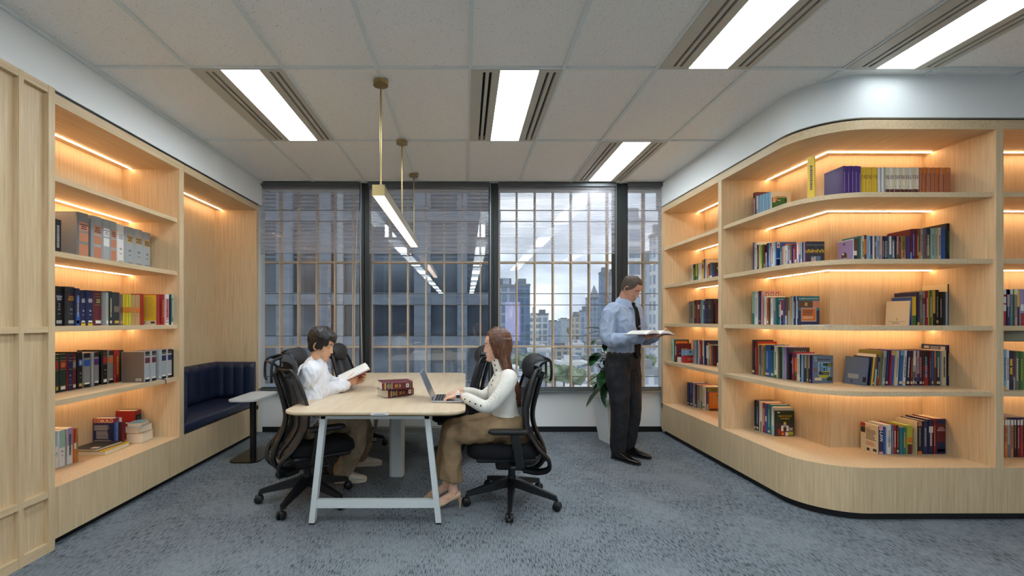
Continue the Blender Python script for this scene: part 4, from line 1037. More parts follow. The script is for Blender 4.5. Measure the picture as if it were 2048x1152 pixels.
# watch
mb = MB(); Mw = Matrix.Translation((.378, .088, .797)) @ Matrix.Rotation(-.26, 4, 'Z') @ Matrix.Rotation(.15, 4, 'Y')
mb.loft([[Mw @ Vector((x, .030*math.cos(2*PI*k/20), .027*math.sin(2*PI*k/20))) for k in range(20)] for x in (-.011, .011)], cap=False)
wt = mb.build('wristwatch', mat('watch_strap_white', (214, 208, 200), .5), body, smooth=True)
mb = MB(); mb.rbox(-.017, .017, .012, .022, -.004, .030, .004, M=Mw @ Matrix.Rotation(-.6, 4, 'X') @ Matrix.Translation((0, .012, .0))); mb.build('watch_case', mat('watch_case_silver', (190, 192, 196), .25, .9), wt, smooth=40)
mb = MB(); mb.box(-.014, .014, .0215, .0235, 0, .027, M=Mw @ Matrix.Rotation(-.6, 4, 'X') @ Matrix.Translation((0, .012, .0))); mb.build('watch_face', mat('watch_face_blue', (28, 36, 84), .15), wt)
# hair
hairW = hair_mat('long_brown_hair', [(44, 24, 16), (92, 54, 34), (136, 88, 58)], .38)
mb = MB()
def maskW(ph, z):
    a = abs(ph); hl = .190-.006*a if a < .8 else .185-.16*min(1, (a-.8)/.5); return (z-hl)/.012
hw.cap(mb, maskW, lambda ph, z: .012+.010*min(1, abs(ph)/1.5), namp=.003)
# back mass down to the tip
sec = [((.085, .0, 1.19), .085, .03, .088), ((.075, .0, 1.12), .092, .035, .078), ((.068, .005, 1.05), .092, .040, .056), ((.050, .012, .98), .098, .036, .052), ((.018, .02, .91), .100, .034, .050), ((-.012, .03, .85), .092, .026, .040), ((-.030, .035, .79), .070, .018, .030), ((-.042, .04, .74), .04, .012, .02), ((-.048, .04, .71), .012, .006, .01)]
mb.loft([ring(c, 0, w_, f_, b_) for c, w_, f_, b_ in sec])
def dispH(p, n): return .0035*mnoise.noise(Vector((p.x*55, p.y*55, p.z*5)))+.002*mnoise.noise(Vector((p.x*140, p.y*140, p.z*8)))
hr = remesh(mb, 'hair', hairW, body, .0045, 3, dispH)
mb = MB(); rr = random.Random(11)
for i in range(95):
    a = rr.uniform(1.05, 2.9)*(1 if rr.random() < .62 else -1); ca, sa = math.cos(a), math.sin(a)
    p0 = hw.M @ (head_pt(a, .20)+Vector((0, 0, .012))); q = rr.uniform(-1, 1)
    pts = [p0]
    p1 = hw.M @ (head_pt(a, .15)*1.0+Vector((ca*.016, sa*.016, 0))); pts.append(p1)
    p2 = hw.M @ (head_pt(a*1.05 if abs(a) > 1.2 else a*1.5, .095)+Vector((ca*.018-.012, sa*.018, 0))); pts.append(p2)
    sgn = 1 if a > 0 else -1
    pts.append(Vector((.072-.045*max(0, -ca), sgn*rr.uniform(.045, .085), 1.03)))
    yy = rr.uniform(-.07, .12) if sgn > 0 else rr.uniform(-.09, .02); bx = rr.uniform(-.012, .03) if sgn > 0 else rr.uniform(-.03, 0)
    pts += [Vector((.030+bx-.02, yy*.9, .95)), Vector((-.008+bx, yy*.95+.01, .87)), Vector((-.035+bx*.6, yy*.7+.02, rr.uniform(.76, .82))), Vector((-.05+bx*.5, yy*.55+.03, rr.uniform(.69, .76)))]
    P = smooth_pts(pts, 4); k = len(P)-1
    mb.tube(P, [.0052*(1-.8*abs(2*j/k-1)**3)+.0008 for j in range(k+1)], 6, ell=[.0028]*(k+1))
mb.build('hair_strands', hairW, hr, smooth='all')

# laptop
t = thing('laptop', 'silver laptop open on the table in front of the woman', 'laptop', (-.235, 3.27, TT))
mb = MB(); mb.rbox(0, .225, 0, .305, .001, .014, .004, seg=2); mb.build('base', mat('laptop_silver', (186, 188, 192), .35, .85), t, smooth=40)
kb = MB()
for i in range(5):
    for j in range(13): kb.box(.018+i*.020, .034+i*.020, .017+j*.0212, .034+j*.0212, .0135, .0152)
kb.build('keyboard', mat('key_black', (20, 21, 24), .5), t)
mb = MB(); mb.box(.135, .205, .10, .205, .0138, .0144); mb.build('trackpad', mat('trackpad_grey', (170, 172, 176), .3, .6), t)
Ml = Matrix.Translation((.004, 0, .010)) @ Matrix.Rotation(-.42, 4, 'Y')
mb = MB(); mb.rbox(-.006, 0, 0, .305, 0, .222, .0025, M=Ml, seg=2); lid_ = mb.build('lid', mat('laptop_silver', (186, 188, 192)), t, smooth=40)
mb = MB(); mb.box(0, .0008, .004, .301, .008, .217, M=Ml); mb.build('screen', mat('laptop_screen', (22, 26, 34), .12), lid_)

# ================= man in the white shirt reading
MA = thing('person', 'man in a white shirt and khaki trousers reading a book at the table', 'person', (-1.20, 3.50, 0), 0)
skinM = skin_mat('skin_warm', (214, 166, 132)); Head.skin_m = skinM
r40, r12 = math.radians(40), math.radians(12)
tor = [(.0, 0, .47, r40, .15, .10, .10), (.0, .0, .53, r40, .185, .125, .12), (.0, .02, .60, r40*.9, .165, .115, .105), (-.005, .05, .70, r40*.7, .150, .105, .10), (.0, .085, .80, r40*.5, .165, .115, .105), (.008, .108, .88, r12*1.4, .178, .11, .105), (.012, .116, .93, r12, .185, .085, .09), (.02, .12, .975, r12, .140, .062, .07), (.032, .12, 1.0, r12, .07, .055, .055)]
armR = [(.052, -.045, .93), (.034, -.045, .85), (.03, .03, .778), (.12, .14, .78), (.22, .26, .80)]
armL = [(-.022, .290, .93), (.00, .38, .86), (.07, .44, .78), (.17, .425, .785), (.265, .405, .805)]
thR = [(.05, -.05, .555), (.18, .10, .55), (.32, .22, .52)]; thL = [(-.06, .07, .555), (.10, .28, .55), (.28, .46, .52)]
shR = [(.32, .22, .52), (.30, .26, .30), (.20, .30, .10)]; shL = [(.28, .46, .52), (.30, .60, .30), (.24, .72, .10)]
hm = Head((.082, .118, 1.132), math.radians(-6), -.30, 0, 1.02)
mb = MB(); torso(mb, tor[:8], -.014)
for A_ in (armR, armL): limb(mb, A_, (.040, .040, .038, .036, .028))
limb(mb, thR, (.09, .083, .062)); limb(mb, thL, (.09, .083, .062)); limb(mb, shR, (.062, .056, .036)); limb(mb, shL, (.062, .056, .036))
limb(mb, [(.03, .12, .96), (.048, .119, 1.03), (.066, .118, 1.09)], (.064, .057, .060))
ex = MB(); hm.skin(ex)
body = remesh(mb, 'body', skinM, MA, .006, 3, extra=ex)
hb = MB(); hand(hb, (.22, .26, .80), (.80, .42, .30), (.15, -.85, -.45), 1, (.7, .75, .8, .8), .03, (.5, .5))
hand(hb, (.265, .405, .805), (.85, -.15, .35), (.2, .75, -.6), -1, (.7, .75, .8, .8), .03, (.5, .5))
join_into(body, remesh(hb, 'h', skinM, MA, .0023, 2, factor=.4))
hm.features(body, mat('brow_black', (26, 20, 18), .8), mat('lips_muted', (168, 98, 86), .5), -.5, .3, 1.15)
shirt_m = mat('white_cotton_shirt', (224, 226, 232), .75, bump=.08, bscale=60)
mb = MB(); torso(mb, tor[1:8], .016)
limb(mb, [(.035, .02, .94)]+armR, (.066, .068, .058, .054, .050, .040), .004); limb(mb, [(-.005, .22, .94)]+armL, (.066, .068, .058, .054, .050, .040), .004)
limb(mb, [(.03, .12, .955), (.036, .12, .985)], (.088, .072))
sh = remesh(mb, 'shirt', shirt_m, body, .006, 9, folds(.024, 12, (1, 1, .7)))
def collar(parent, mt, M, r0=.066, open_=.5, h=.034):
    rows = []
    for i in range(25):
        a = open_*.45+(2*PI-open_*.9)*i/24; e = abs(2*i/24-1); ca, sa = math.cos(a), math.sin(a)
        k = 1+.06*e
        rows.append([M @ Vector((ca*r0*1.02, sa*r0*.95, 0)), M @ Vector((ca*r0*.92, sa*r0*.86, h)), M @ Vector((ca*r0*.97, sa*r0*.9, h+.003)), M @ Vector((ca*(r0+.020)*k+.012*e**6, sa*(r0+.014), -.012-.022*e**5))])
    mb = MB(); mb.loft(rows, cap=True); return mb.build('collar', mt, parent, smooth=60)
collar(sh, shirt_m, Matrix.Translation((.038, .12, .985)) @ Matrix.Rotation(r12-.3, 4, 'Z') @ Matrix.Rotation(.30, 4, 'Y'), .068, .9)
mb = MB(); 
for k in range(3): b_ = MB(); b_.sphere(stick(sh, (.03, .115, .955-.05*k), (-1, -.25, 0)), .0048, n=5); b_.build('button', mat('pearl_button', (200, 200, 204), .3), sh)
khaki2 = noise_mat('beige_chino', [(140, 124, 100), (164, 148, 122)], (1, 1, 1), 14, 3, .8)
mb = MB(); torso(mb, tor[:3], .018); limb(mb, thR, (.105, .10, .085)); limb(mb, thL, (.105, .10, .085)); limb(mb, shR, (.085, .082, .072)); limb(mb, [shL[0], shL[1], (.245, .705, .12)], (.085, .082, .072))
remesh(mb, 'trousers', khaki2, body, .007, 2, folds(.020, 9, (1, 1, .5)))
snk = mat('white_sneaker_leather', (206, 200, 186), .55); slm = mat('sneaker_sole', (196, 190, 174), .7)
for (hx, hy), (tx, ty) in (((.135, .30), (.385, .335)), ((.165, .72), (.43, .78))):
    mb = MB(); shoe(mb, (hx, hy, .01), (tx, ty, .01), .048, .085); so = mb.build('sneaker', snk, body, smooth=60)
    mb = MB(); sole(mb, (hx, hy, .0), (tx, ty, 0), .052, .026); mb.build('sole', slm, so)
    mb = MB(); d = (Vector((tx, ty, 0))-Vector((hx, hy, 0))); 
    for q in (.42, .50, .58, .66):
        c = Vector((hx, hy, 0))+d*q; n_ = Vector((-d.y, d.x, 0)).normalized(); z = .098-.085*(q-.38); mb.tube([c-n_*.022+Vector((0, 0, z-.008)), c+Vector((0, 0, z)), c+n_*.022+Vector((0, 0, z-.008))], .003, 6)
    mb.build('laces', mat('lace_cream', (214, 208, 192), .8), so)
hairM = hair_mat('short_black_hair', [(10, 9, 9), (26, 22, 20), (44, 38, 34)], .42)
def maskM(ph, z):
    a = abs(ph); hl = .168 if a < .9 else .168-.085*min(1, (a-.9)/.25) if a < 1.3 else .088-.04*min(1, (a-1.3)/.8)
    return (z-hl)/.008
mb = MB(); hm.cap(mb, maskM, lambda ph, z: .014+.012*min(1, max(0, (z-.12)/.06)), nf=1.5, namp=.005)
hr = remesh(mb, 'hair', hairM, body, .004, 1, lambda p, n: .0025*mnoise.noise(p*70))
mb = MB(); rr = random.Random(5)
for i in range(150):
    a = rr.uniform(-1.5, 1.5); z0 = rr.uniform(.195, .225); p0 = head_pt(a*1.2, z0, 0, False); c0 = Vector((-.005, 0, .115))
    pts = [c0+(p0-c0)*1.10]
    zz = .150-.004*rr.random()+.028*abs(a) if abs(a) < .8 else rr.uniform(.115, .14)
    for q in (.4, .75, 1): z = lerp(z0, zz, q); p = head_pt(a+.15*q, z, 0, False); pts.append(c0+(p-c0)*(1.16-.07*q))
    mb.tube([hm.M @ p for p in smooth_pts(pts, 3)], [.004, .005, .0055, .0055, .005, .0045, .004, .003, .002, .001][:10], 5)
for i in range(120):
    a = rr.uniform(1.4, 2*PI-1.4); z0 = rr.uniform(.14, .22); pts = []
    for q in (0, .5, 1): z = z0-.055*q; p = head_pt(a, z, 0, False); c0 = Vector((-.005, 0, .115)); pts.append(c0+(p-c0)*(1.19-.05*q))
    mb.tube([hm.M @ p for p in smooth_pts(pts, 3)], [.004, .005, .005, .0045, .004, .003, .001], 5)
mb.build('hair_strands', hairM, hr, smooth='all')

# ================= standing man
th0 = math.radians(-52)
ST = thing('person', 'standing man in a light blue shirt and black tie reading an open book', 'person', (1.52, 4.46, 0), th0)
# local frame faces +X, his left is +Y
skinS = skin_mat('skin_tanned', (190, 140, 116)); Head.skin_m = skinS
tor = [(-.01, 0, .86, 0, .10, .08, .09), (-.01, 0, .92, 0, .168, .12, .12), (-.005, 0, .98, 0, .165, .118, .11), (.005, 0, 1.06, 0, .158, .118, .105), (.01, 0, 1.16, 0, .165, .122, .11), (.01, 0, 1.27, 0, .188, .125, .12), (.005, 0, 1.35, 0, .198, .115, .118), (.0, 0, 1.42, 0, .198, .085, .10), (.0, 0, 1.465, 0, .150, .062, .078), (.01, 0, 1.495, 0, .075, .055, .065)]
armR = [(-.005, -.180, 1.40), (-.02, -.232, 1.29), (.02, -.262, 1.145), (.13, -.22, 1.15), (.245, -.135, 1.165)]
armL = [(-.005, .185, 1.405), (.0, .25, 1.29), (.05, .265, 1.15), (.15, .20, 1.16), (.255, .115, 1.175)]
lgR = [(-.01, -.09, .90), (.0, -.095, .70), (.015, -.085, .50), (.0, -.075, .30), (-.02, -.065, .10)]
lgL = [(-.01, .09, .90), (.0, .105, .70), (.02, .12, .50), (-.01, .13, .30), (-.05, .14, .10)]
hs = Head((.075, .0, 1.618), math.radians(10), -.52, 0, 1.0)
mb = MB(); torso(mb, tor[:9], -.016)
for A_ in (armR, armL): limb(mb, A_, (.046, .046, .044, .042, .031))
for A_ in (lgR, lgL): limb(mb, A_, (.098, .088, .064, .056, .040))
limb(mb, [(.0, 0, 1.46), (.018, 0, 1.52), (.040, 0, 1.575)], (.070, .064, .066))
ex = MB(); hs.skin(ex); body = remesh(mb, 'body', skinS, ST, .0065, 3, extra=ex)
hb = MB(); hand(hb, (.245, -.135, 1.165), (.75, .55, .06), (.1, -.35, -1), 1, (.2, .22, .25, .3), .05, (.75, .4), 1.03)
hand(hb, (.255, .115, 1.175), (.85, -.25, .12), (.1, .45, -1), -1, (.25, .3, .3, .35), .05, (.75, .4), 1.03)
join_into(body, remesh(hb, 'h', skinS, ST, .0023, 2, factor=.4))
hs.features(body, mat('brow_dark_brown', (56, 40, 32), .8), mat('lips_brownish', (150, 92, 80), .5), -.5, .3, 1.1)
blue = noise_mat('pale_blue_chambray', [(146, 160, 184), (156, 170, 192)], (1, 1, 1), 120, 2, .8)
mb = MB(); torso(mb, [(-.005, 0, 1.0, 0, .150, .108, .100), (-.003, 0, 1.02, 0, .158, .114, .106)]+tor[3:9], .014)
for A_, s_ in ((armR, -1), (armL, 1)): limb(mb, [(.0, s_*.12, 1.41)]+A_, (.070, .070, .066, .060, .054, .044), .003)
limb(mb, [(.0, 0, 1.455), (.008, 0, 1.485)], (.092, .076))
sh = remesh(mb, 'shirt', blue, body, .006, 9, folds(.022, 11, (1, 1, .7)))
collar(sh, blue, Matrix.Translation((.014, 0, 1.487)) @ Matrix.Rotation(.25, 4, 'Y'), .073, .35, .036)
tie_m = mat('black_silk_tie', (14, 14, 18), .7, spec=.2)
tp = [(.100, 1.478, .016), (.112, 1.455, .017), (.128, 1.44, .018), (.140, 1.40, .022), (.150, 1.33, .028), (.152, 1.25, .032), (.150, 1.16, .035), (.150, 1.06, .038), (.146, .995, .036), (.146, .965, .002)]
mb = MB(); mb.loft([[(x+.006, -w_, z), (x+.006, w_, z), (x-.004, w_, z), (x-.004, -w_, z)] for x, z, w_ in tp]); mb.rbox(.088, .114, -.019, .019, 1.455, 1.49, .006); mb.build('necktie', tie_m, sh, smooth=30)
blk = noise_mat('charcoal_suiting', [(22, 23, 27), (34, 35, 40)], (1, 1, 1), 30, 3, .75)
mb = MB(); torso(mb, [(-.01, 0, .85, 0, .12, .10, .11)]+tor[1:3]+[(-.002, 0, 1.005, 0, .163, .120, .112)], .014); limb(mb, lgR, (.112, .104, .082, .074, .070)); limb(mb, lgL, (.112, .104, .082, .074, .070))
tr_ = remesh(mb, 'trousers', blk, body, .007, 2, folds(.018, 9, (1, 1, .45)))
mb = MB(); mb.loft([ring((-.003, 0, .988), 0, .180, .138, .130), ring((-.003, 0, 1.022), 0, .178, .138, .129)], cap=False); bt = mb.build('belt', mat('black_belt_leather', (20, 18, 17), .4), tr_, smooth=True)
mb = MB(); mb.rbox(.133, .141, -.024, .024, .984, 1.026, .004); mb.build('buckle', mat('buckle_steel', (160, 156, 148), .25, 1.0), bt)
oxf = mat('black_polished_leather', (14, 13, 14), .22, coat=.5)
for (hx, hy), (tx, ty) in (((-.075, -.075), (.225, -.09)), ((-.105, .13), (.185, .165))):
    mb = MB(); shoe(mb, (hx, hy, .008), (tx, ty, .008), .047, .08); so = mb.build('oxford_shoe', oxf, body, smooth=60)
    mb = MB(); sole(mb, (hx, hy, 0), (tx, ty, 0), .049, .014); mb.build('sole', mat('shoe_sole_black', (16, 15, 15), .7), so)
    mb = MB(); d = (Vector((tx, ty, 0))-Vector((hx, hy, 0)))
    for q in (.42, .48, .54): c = Vector((hx, hy, 0))+d*q; n_ = Vector((-d.y, d.x, 0)).normalized(); z = .088-.09*(q-.42); mb.tube([c-n_*.018+Vector((0, 0, z-.006)), c+Vector((0, 0, z)), c+n_*.018+Vector((0, 0, z-.006))], .002, 6)
    mb.build('laces', oxf, so)
hairS = hair_mat('cropped_brown_hair', [(44, 34, 28), (76, 62, 52), (104, 90, 78)], .7, (90, 90, 30))
def maskS(ph, z):
    a = abs(ph); hl = .182 if a < .75 else .182-.07*min(1, (a-.75)/.35) if a < 1.25 else .10-.035*min(1, (a-1.3)/.8)
    return (z-hl)/.014
mb = MB(); hs.cap(mb, maskS, lambda ph, z: .0045+.010*min(1, max(0, (z-.15)/.06)), nf=3, namp=.002)
hr = remesh(mb, 'hair', hairS, body, .0035, 1, lambda p, n: .0022*mnoise.noise(p*220))

# open books in hands
def open_book(name, label, M, w, h, th, cover_m, page_m, bow=.035, rise=.0):
    """M maps local: x = across the spread, y = page height direction, z = up from the page"""
    t = bpy.data.objects.new(name, None); COL.objects.link(t); t['label'] = label; t['category'] = 'book'; t.matrix_world = M
    def prof(s):
        out = []
        for i in range(9):
            q = i/8; out.append((s*w*q, bow*math.sin(PI*min(1, q*1.15))**.8*(1-q*.35)+.004))
        return out
    for s in (-1, 1):
        pr = prof(s); mb = MB()
        rings = [[Vector((x, yy, z+th)) for x, z in pr]+[Vector((x, yy, z*.35+.002)) for x, z in reversed(pr)] for yy in (0, h)]
        mb.loft(rings); mb.build('page_block', page_m, t, smooth=40)
        mb = MB(); rings = [[Vector((x*1.03, yy, z*.35)) for x, z in pr]+[Vector((x*1.03, yy, z*.35-.003)) for x, z in reversed(pr)] for yy in (-.004, h+.004)]
        mb.loft(rings); mb.build('cover', cover_m, t, smooth=40)
        mb = MB()
        for k in range(11):
            yy = h*(.12+.07*k); x0, x1 = s*w*.14, s*w*.88; z_ = lambda x: interp([(abs(a), b) for a, b in pr], abs(x))[0]+th+.0006
            xs_ = [lerp(x0, x1, i/6) for i in range(7)]; mb.loft([[Vector((x, yy, z_(x))), Vector((x, yy+.0035, z_(x)))] for x in xs_], cap=False, closed=False)
        mb.build('print_lines', mat('print_grey', (196, 196, 196), .8), t)
    return t
page_m = mat('page_white', (230, 228, 222), .8)
def frame_M(o, ax, ay):
    ax = Vector(ax).normalized(); ay = Vector(ay); ay = (ay-ax*ay.dot(ax)).normalized(); az = ax.cross(ay); M = Matrix((ax, ay, az)).transposed().to_4x4(); M.translation = Vector(o); return M
open_book('open_book', 'open yellow and red book held by the seated man in the white shirt', frame_M((-1.045, 3.885, .815), (.30, -.95, 0), (.88, .28, .42)), .165, .25, .012, mat('red_yellow_board', (150, 40, 34), .5), page_m, .03)
bw = frame_M((1.565, 4.165, 1.190), (-.86, -.50, .02), (.50, -.86, .03)); 
open_book('open_book', 'open book with plum cover held by the standing man in the blue shirt', bw, .20, .21, .006, mat('plum_board', (92, 60, 76), .5), page_m, .035)
# ------------------------------------------------------------------ books
PAL = dict(black=(18, 18, 20), charcoal=(44, 45, 50), grey=(128, 130, 130), silver=(160, 164, 166), white=(222, 221, 216), cream=(214, 200, 168), navy=(26, 34, 76), blue=(38, 84, 160),
    skyblue=(112, 168, 206), paleblue=(158, 190, 208), teal=(34, 112, 120), darkgreen=(20, 44, 34), green=(52, 104, 52), lime=(168, 176, 48), olive=(120, 116, 50), yellow=(222, 186, 44), gold=(196, 160, 70),
    orange=(206, 112, 36), tan=(180, 146, 96), brown=(94, 62, 42), maroon=(92, 26, 38), red=(156, 34, 34), crimson=(142, 24, 66), pink=(206, 158, 162), lilac=(158, 140, 186), purple=(70, 42, 110), mint=(150, 190, 176), copper=(190, 128, 96), taupe=(112, 98, 88), slate=(96, 112, 138))
SAY = dict(skyblue='sky blue', paleblue='pale blue', darkgreen='dark green')
def bm_(c): return mat('book_'+c, PAL[c], .42, spec=.5)
paper = mat('book_paper', (226, 216, 196), .85)
ZREL = {'S1': .85, 'S2': .408, 'S3': -.035, 'S4': -.471, 'B': H_BASE-CAMZ}
ORDN = lambda n: '%d%s' % (n, 'th' if 10 < n % 100 < 14 else {1: 'st', 2: 'nd', 3: 'rd'}.get(n % 10, 'th'))
bookrnd = random.Random(21)
def make_book(loc, rz, t_, h, d, col, codes='', name='book', soft=None, lean=0):
    """local x = thickness, y = depth from the spine, z = up"""
    o = bpy.data.objects.new(name, None); COL.objects.link(o); o.location = loc; o.rotation_euler = (0, 0, rz)
    if lean: o.rotation_euler = Matrix.Rotation(rz, 3, 'Z').to_4x4().to_3x3().__matmul__(Matrix.Rotation(math.radians(lean), 3, 'Y')).to_euler()
    mats = [bm_(col)]; idx = {col: 0}
    def mi(c):
        if c not in idx: idx[c] = len(mats); mats.append(bm_(c))
        return idx[c]
    bt = .0022 if t_ > .014 else .0009
    if soft: bt = .0007
    mb = MB(); e = t_*.12 if t_ > .016 else 0
    # spine with softly rounded corners, boards
    mb.prism([(0, bt*1.6+e), (e, 0), (t_-e, 0), (t_, bt*1.6+e)], 0, h); mb.box(0, bt, bt*1.5+e, d, 0, h); mb.box(t_-bt, t_, bt*1.5+e, d, 0, h)
    x0, x1 = e+t_*.06, t_-e-t_*.06; P = -.0004
    def band(z0, z1, c, a=None, b=None): mb.box(a if a is not None else e, b if b is not None else t_-e, P, .001, z0*h, z1*h, mi(c))
    for tk in codes.split():
        k, _, c = tk.partition(':')
        if k == 'S': band(.06, .14, c or 'white', t_*.2, t_*.8)
        elif k == 'O': band(.05, .12, 'cream', t_*.12, t_*.88)
        elif k == 'U': band(.52, 1, c)
        elif k == 'V': band(.86, 1, c)
        elif k == 'D': band(0, .34, c)
        elif k == 'B': band(0, .09, c)
        elif k == 'L': P = -.0007; band(.62, .80, c); P = -.0004
        elif k == 'M': P = -.0007; band(.40, .58, c); P = -.0004
        elif k == 'G':
            P = -.0009
            for z in (.585, .825, .90, .15): band(z, z+.008, 'gold')
            P = -.0004
        elif k == 'H':
            P = -.001
            for i in range(3): w = bookrnd.uniform(.2, .36)*t_; band(.655+.042*i, .675+.042*i, c, t_/2-w, t_/2+w)
            P = -.0004
        elif k == 'T':
            P = -.001; z = .24
            while z < .80: l_ = bookrnd.uniform(.015, .05); band(z, z+l_, c, t_*.34, t_*.64); z += l_+.012
            P = -.0004
        elif k == 'N':
            P = -.001
            for z in (.40, .425, .30): band(z, z+.012, c, t_*.36, t_*.64)
            P = -.0004
    mb.build('cover', mats, o)
    mb = MB(); mb.box(bt, t_-bt, bt*1.6+e, d-.003, .003, h-.003 if not soft else h-.0006); mb.build('page_block', paper, o)
    o['book_t'] = t_; o['book_h'] = h; o['book_d'] = d
    return o
def Yof(px, X): return 930*abs(X)/abs(px-931)
def Xof(px, Y): return (px-931)*Y/930
ROWS = {}
def row(key, side, shelf, plane, items, where, group, dmax=.175, name='book', noun='book'):
    """side 'L' left wall, 'R' right wall, 'F' facing the room; plane = X (or Y) of the spines, may be (at first, at last)"""
    zr_ = ZREL[shelf]; out = []; n = len(items); pa, pb = plane if isinstance(plane, tuple) else (plane, plane)
    a0, a1 = items[0][0], items[-1][1]
    for i, it in enumerate(items):
        p0, p1, yt, col = it[:4]; codes = it[4] if len(it) > 4 else ''; kw = it[5] if len(it) > 5 else {}
        pl = lerp(pa, pb, (p0-a0)/max(1, a1-a0)); pl = kw.get('pl', pl)
        if side == 'F': A, B_ = Xof(p0, pl), Xof(p1, pl); t_ = B_-A; Yd = pl; loc = (A+.0004, pl, CAMZ+zr_); rz = 0; room = YBk-pl-.004
        else: A, B_ = Yof(p0, pl), Yof(p1, pl); t_ = abs(B_-A); Yd = (A+B_)/2; loc = (pl, A+(.0004 if side == 'L' else -.0004), CAMZ+zr_); rz = PI/2 if side == 'L' else -PI/2; room = (pl-XB if side == 'L' else XR+DX-pl)-.004
        h = (641-yt)*Yd/930-zr_; h = max(.12, min(.34, h)); t_ = max(.004, t_-.0008)
        d = kw.get('d', min(dmax, room, h*.74))
        if 'j' not in kw and 'd' not in kw:
            j = bookrnd.uniform(0, .006)
            if side == 'F': loc = (loc[0], loc[1]+j, loc[2])
            else: loc = (loc[0]+(-j if side == 'L' else j), loc[1], loc[2])
        b = make_book(loc, rz, t_, h, min(d, room-.007), col, codes, kw.get('name', name), lean=kw.get('lean', 0))
        if shelf != 'X':
            b.location.z += .0005+(abs(math.sin(math.radians(kw['lean'])))*t_*(1 if kw['lean'] > 0 else 0) if 'lean' in kw else 0)
        deco = ''
        cs = [c.partition(':')[2] for c in codes.split() if c[0] in 'ULMDVB' and ':' in c]
        if cs: deco = ' with '+SAY.get(cs[0], cs[0])+' panel'
        elif 'G' in codes.split(): deco = ' with gold bands'
        size = 'thick ' if t_ > .035 else 'slim ' if t_ < .014 else ''
        b['label'] = kw.get('label') or '%s%s %s%s, %s from left %s' % (size, SAY.get(col, col), noun, deco, ORDN(i+1), where)
        if len(b['label'].split()) > 16: b['label'] = '%s %s%s, %s from left %s' % (SAY.get(col, col), noun, deco, ORDN(i+1), where)
        if len(b['label'].split()) > 16: b['label'] = '%s %s, %s from left %s' % (SAY.get(col, col), noun, ORDN(i+1), where)
        b['category'] = kw.get('cat', 'book' if name == 'book' else name.replace('_', ' ')); b['group'] = group
        out.append(b)
    ROWS[key] = out; return out
# board art: rectangles on the visible board
def art(b, side, rects, name='cover_print'):
    t_, h, d = b['book_t'], b['book_h'], b['book_d']; x = -.0006 if side == 'left' else t_+.0002; mats = []; idx = {}; mb = MB()
    for k, (u0, u1, v0, v1, c) in enumerate(rects):
        if c not in idx: idx[c] = len(mats); mats.append(bm_(c) if c in PAL else c)
        e_ = .0002*(1+k*.25); xx = x-e_ if side == 'left' else x+e_
        # u runs left to right as seen
        y0, y1 = (d*(1-u1), d*(1-u0)) if side == 'left' else (d*u0, d*u1)
        mb.box(min(xx, xx+.0003), max(xx, xx+.0003), y0, y1, v0*h, v1*h, idx[c])
    return mb.build(name, mats, b)
def lines(u0, u1, v0, v1, n, c, seed=1):
    r = random.Random(seed); out = []
    for i in range(n):
        v = v1-(v1-v0)*(i+.5)/n; out.append((u0, lerp(u0, u1, r.uniform(.7, 1)), v-(v1-v0)/n*.28, v+(v1-v0)/n*.28, c))
    return out
def text(b, s, size, side, u, v, col, name='title', align='CENTER', rot=0, squeeze=1.0, font=None, bold=0):
    """lettering on a board ('left','right') or the spine ('spine')"""
    t_, h, d = b['book_t'], b['book_h'], b['book_d']
    cu = bpy.data.curves.new(name, 'FONT'); cu.body = s; cu.size = size; cu.extrude = .0002; cu.align_x = align; cu.align_y = 'CENTER'; cu.offset = bold; cu.resolution_u = 3
    o = bpy.data.objects.new(name, cu); COL.objects.link(o)
    dg = C.evaluated_depsgraph_get(); me = bpy.data.meshes.new_from_object(o.evaluated_get(dg)); bpy.data.objects.remove(o); bpy.data.curves.remove(cu)
    R_ = Matrix.Rotation(rot, 4, 'Z') @ Matrix.Diagonal((squeeze, 1, 1, 1))
    if side == 'spine': M = Matrix.Translation((t_*u, -.0012, h*v)) @ Matrix.Rotation(PI/2, 4, 'X') @ R_
    elif side == 'left': M = Matrix.Translation((-.0014, d*(1-u), h*v)) @ Matrix.Rotation(-PI/2, 4, 'Z') @ Matrix.Rotation(PI/2, 4, 'X') @ R_
    else: M = Matrix.Translation((t_+.0014, d*u, h*v)) @ Matrix.Rotation(PI/2, 4, 'Z') @ Matrix.Rotation(PI/2, 4, 'X') @ R_
    me.transform(M); me.materials.clear(); me.materials.append(bm_(col) if col in PAL else col); o = bpy.data.objects.new(name, me); COL.objects.link(o); o.parent = b; return o

# ---- left bookcase
r = row('binders', 'L', 'S2', -2.60, [(111, 127, 440, 'black', 'T:silver', {'name': 'book', 'cat': 'book', 'label': 'black hardback standing at the left end of the binder shelf'}),
    (158, 182, 427, 'grey', 'L:copper M:copper D:copper H:charcoal'), (189, 208, 434, 'silver', 'L:copper M:copper D:copper H:charcoal'), (208, 223, 440, 'silver', 'L:white M:white H:grey'), (223, 237, 444, 'silver', 'L:copper M:copper D:copper H:charcoal'),
    (237, 252.5, 450, 'white', 'H:grey N:charcoal S:silver'), (254, 270.5, 455, 'silver', 'L:tan H:black N:black S:grey'), (271, 288.6, 460, 'silver', 'L:tan H:black N:black S:grey'), (289.5, 305, 466, 'silver', 'L:tan H:black N:black S:grey')],
    'on the left bookcase binder shelf', 'ring binders', .25, 'ring_binder', 'binder')
for i, b in enumerate(r[1:]):
    b['category'] = 'binder'
art(r[1], 'left', [(.02, .98, .02, .98, 'silver')])
